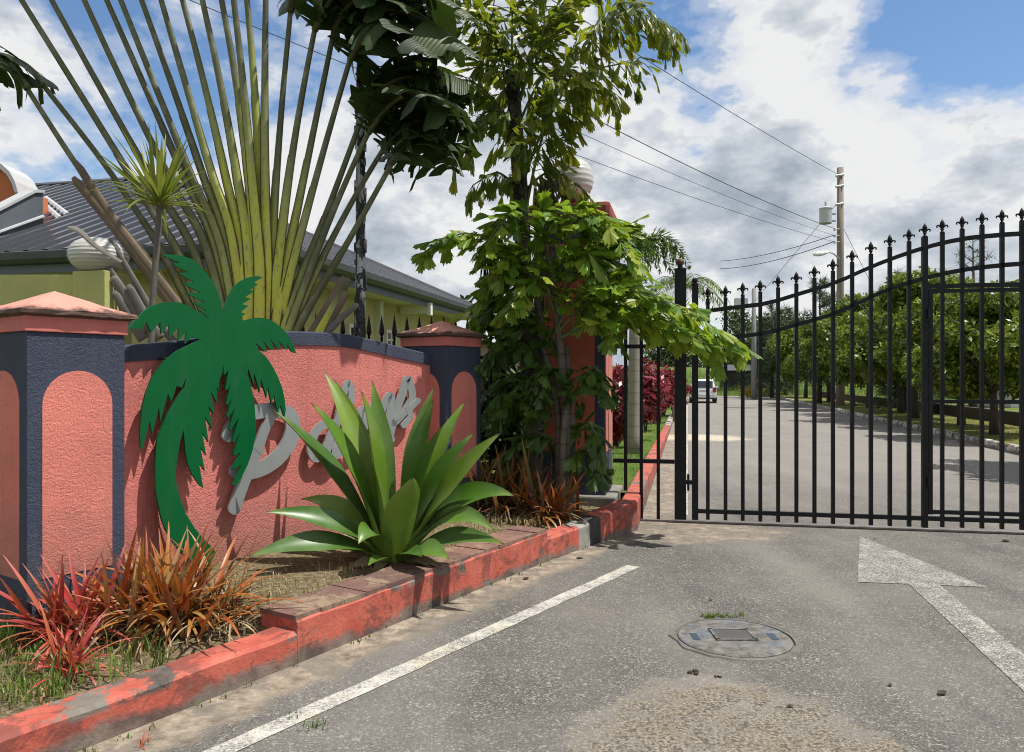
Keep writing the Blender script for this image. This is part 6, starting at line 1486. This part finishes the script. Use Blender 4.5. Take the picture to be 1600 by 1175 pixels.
# ------------------------------------------------------------------ croton hedge, yellow croton, inner palms
M_SHRUB = crownmat('shrub_leaves', [(0.018, 0.045, 0.008), (0.035, 0.075, 0.012), (0.07, 0.12, 0.018)], .25, .4)
M_CRO = crownmat('croton_leaves', [(0.05, 0.008, 0.012), (0.15, 0.015, 0.025), (0.32, 0.03, 0.06), (0.09, 0.05, 0.02)], .3, .35)
for i, (s, x, h, rad, l) in enumerate(((8.2, -1.0, 1.75, .75, 'nearest dark red croton bush inside the gate beside the palm trunk'), (10.5, -.75, 1.9, .85, 'second dark red croton bush inside the gate'), (13.5, -.7, 2.0, .9, 'third dark red croton bush along the inner kerb'),
                                       (17, -.45, 2.1, 1.0, 'croton bush overhanging the inner kerb before the car'), (22, -.35, 2.2, 1.1, 'farthest croton bush, partly hiding the parked car'), (9.5, -2.3, 2.1, .9, 'croton bush behind the smooth palm trunk, away from the kerb'))):
    p = road(s, x, .13); t = thing('croton_bush', l, 'bush', p, 'red croton hedge inside the gate'); rg = random.Random(300 + i)
    cl = [((p.x + rg.uniform(-.5, .5) * rad, p.y + rg.uniform(-.5, .5) * rad, p.z + h * rg.uniform(.25, .85)), (rad * .5, rad * .5, h * .2)) for _ in range(10)]
    V, F = leaf_cloud(cl, 1500, .085, 300 + i, 2.6, .3); obj('leaves', V, F, M_CRO, t, kind='stuff')
    g = G()
    for k in range(6): g.tube([p + Vector((rg.uniform(-.1, .1), rg.uniform(-.1, .1), -.05)), p + Vector((rg.uniform(-.4, .4) * rad, rg.uniform(-.4, .4) * rad, h * .7))], [.025, .01], 5)
    g.obj('stems', M_BARK, t)
for (x, y, h, rad, l, sd) in ((-.35, 8.75, 1.7, .55, 'dark leafy shrub behind the iron fence beside the fishtail palm', 351), (.05, 9.1, 2.0, .6, 'taller dark shrub behind the fence next to the gate pillar', 352)):
    p = Vector((x, y, .1)); t = thing('garden_shrub', l, 'bush', p, 'dark shrubs behind the iron fence'); rg = random.Random(sd)
    cl = [((p.x + rg.uniform(-.6, .6) * rad, p.y + rg.uniform(-.4, .4) * rad, p.z + h * rg.uniform(.15, .85)), (rad * .45, rad * .45, h * .18)) for _ in range(12)]
    V, F = leaf_cloud(cl, 1500, .085, sd, 1.9, .3); obj('leaves', V, F, M_SHRUB, t, kind='stuff')
    g = G()
    for k in range(6): g.tube([p + Vector((rg.uniform(-.1, .1), rg.uniform(-.1, .1), -.1)), p + Vector((rg.uniform(-.5, .5) * rad, rg.uniform(-.4, .4) * rad, h * .7))], [.022, .008], 5)
    g.obj('stems', M_BARK, t)
SYC = strap_set(m_brom2('yellow_croton_leaf', [(.45, .38, .03), (.5, .28, .03), (.3, .3, .03)], (.2, .2, .03), (.55, .45, .06), (.6, .5, .05)), .06)
brom('yellow_croton', 'yellow spiky croton at the far bend of the road', (19.0, 60.5, .05), 60, .9, 1.5, SYC, 71, .3)

M_PALM = crownmat('palm_leaflets', [(0.04, 0.085, 0.014), (0.075, 0.14, 0.02), (0.13, 0.20, 0.03)], .32, .4)
def m_smooth():
    b = MB('palm_trunk_grey'); z = b.sepz()[2]; c = b.mix(b.noise(9, 5, .65), (.17, .155, .125), (.32, .295, .24))
    c = b.mix(b.ramp(b.math('SINE', b.math('MULTIPLY', z, 30)), [(.86, 0.), (1., .45)]), c, (.09, .08, .065)); b.set(Base_Color=c, Roughness=.85); return b.m
M_PTR = m_smooth()
def pinnate(label, base, h, nf, fl, seed, plume, lean=(0, 0), r0=.15):
    base = Vector(base); t = thing('ornamental_palm', label, 'palm', base); rg = random.Random(seed); top = base + Vector((lean[0], lean[1], h))
    cur = bez(base - UP * .1, (base + top) / 2 + Vector((0, 0, 0)), top, 8); g = G(); g.tube(cur, [r0 * 1.15, r0 * 1.02, r0, r0 * .97, r0 * .94, r0 * .9, r0 * .85, r0 * .8, r0 * .6], 12); g.obj('trunk', M_PTR, t, True)
    g = G(); g.tube([top - UP * .1, top + UP * .5, top + UP * .75], [r0 * .6, r0 * .5, r0 * .2], 10); g.obj('crown_shaft', plain('crown_shaft', (.11, .17, .05), .5), t, True)
    for i in range(nf):
        a_ = i * 2.4 + rg.uniform(-.2, .2); el = rg.uniform(.1, 1.2); l = fl * rg.uniform(.8, 1.1); d_ = Vector((math.cos(a_), math.sin(a_), 0))
        p0 = top + UP * .6; p2 = p0 + d_ * l * (.9 - .25 * math.sin(el)) + UP * l * (el * .55 - .55); p1 = p0 + d_ * l * .35 + UP * l * (.25 + .3 * el); pts = bez(p0, p1, p2, 16)
        g = G(); g.tube(pts, [.022 * (1 - k / 18) for k in range(17)], 5); V = []; F = []
        for k in range(1, 17):
            tg = (pts[k] - pts[k - 1]).normalized(); s = tg.cross(UP).normalized(); nr = s.cross(tg)
            for m_ in range(8 if plume else 4):
                o = pts[k - 1].lerp(pts[k], rg.random()); an = rg.uniform(0, 6.28) if plume else (rg.uniform(-.25, .25) + (math.pi if m_ % 2 else 0))
                dd = (s * math.cos(an) + nr * math.sin(an) * (1 if plume else .6) + tg * .7 - UP * (.15 if plume else .35)).normalized(); ll = l * (.2 if plume else .3) * math.sin(math.pi * (.12 + .8 * k / 17)) * rg.uniform(.8, 1.1)
                w = dd.cross(UP).normalized() * .017; b = len(V); V += [o, o + dd * ll * .5 + w, o + dd * ll - UP * ll * .15, o + dd * ll * .5 - w]; F.append((b, b + 1, b + 2, b + 3))
        fr = g.obj('frond', M_STEM, t, True); obj('leaflets', V, F, M_PALM, fr, kind='stuff')
pinnate('smooth grey trunked foxtail palm inside the gate left of the gate post', (2.32, 14.6, .13), 3.3, 16, 1.3, 401, True, (.05, .1), .135)
pinnate('feather palm with drooping fronds behind the gate post top', ((1055 - 800) / FPX * 28, 28, .1), 4.1, 15, 2.2, 402, False, (.3, 0), .14)
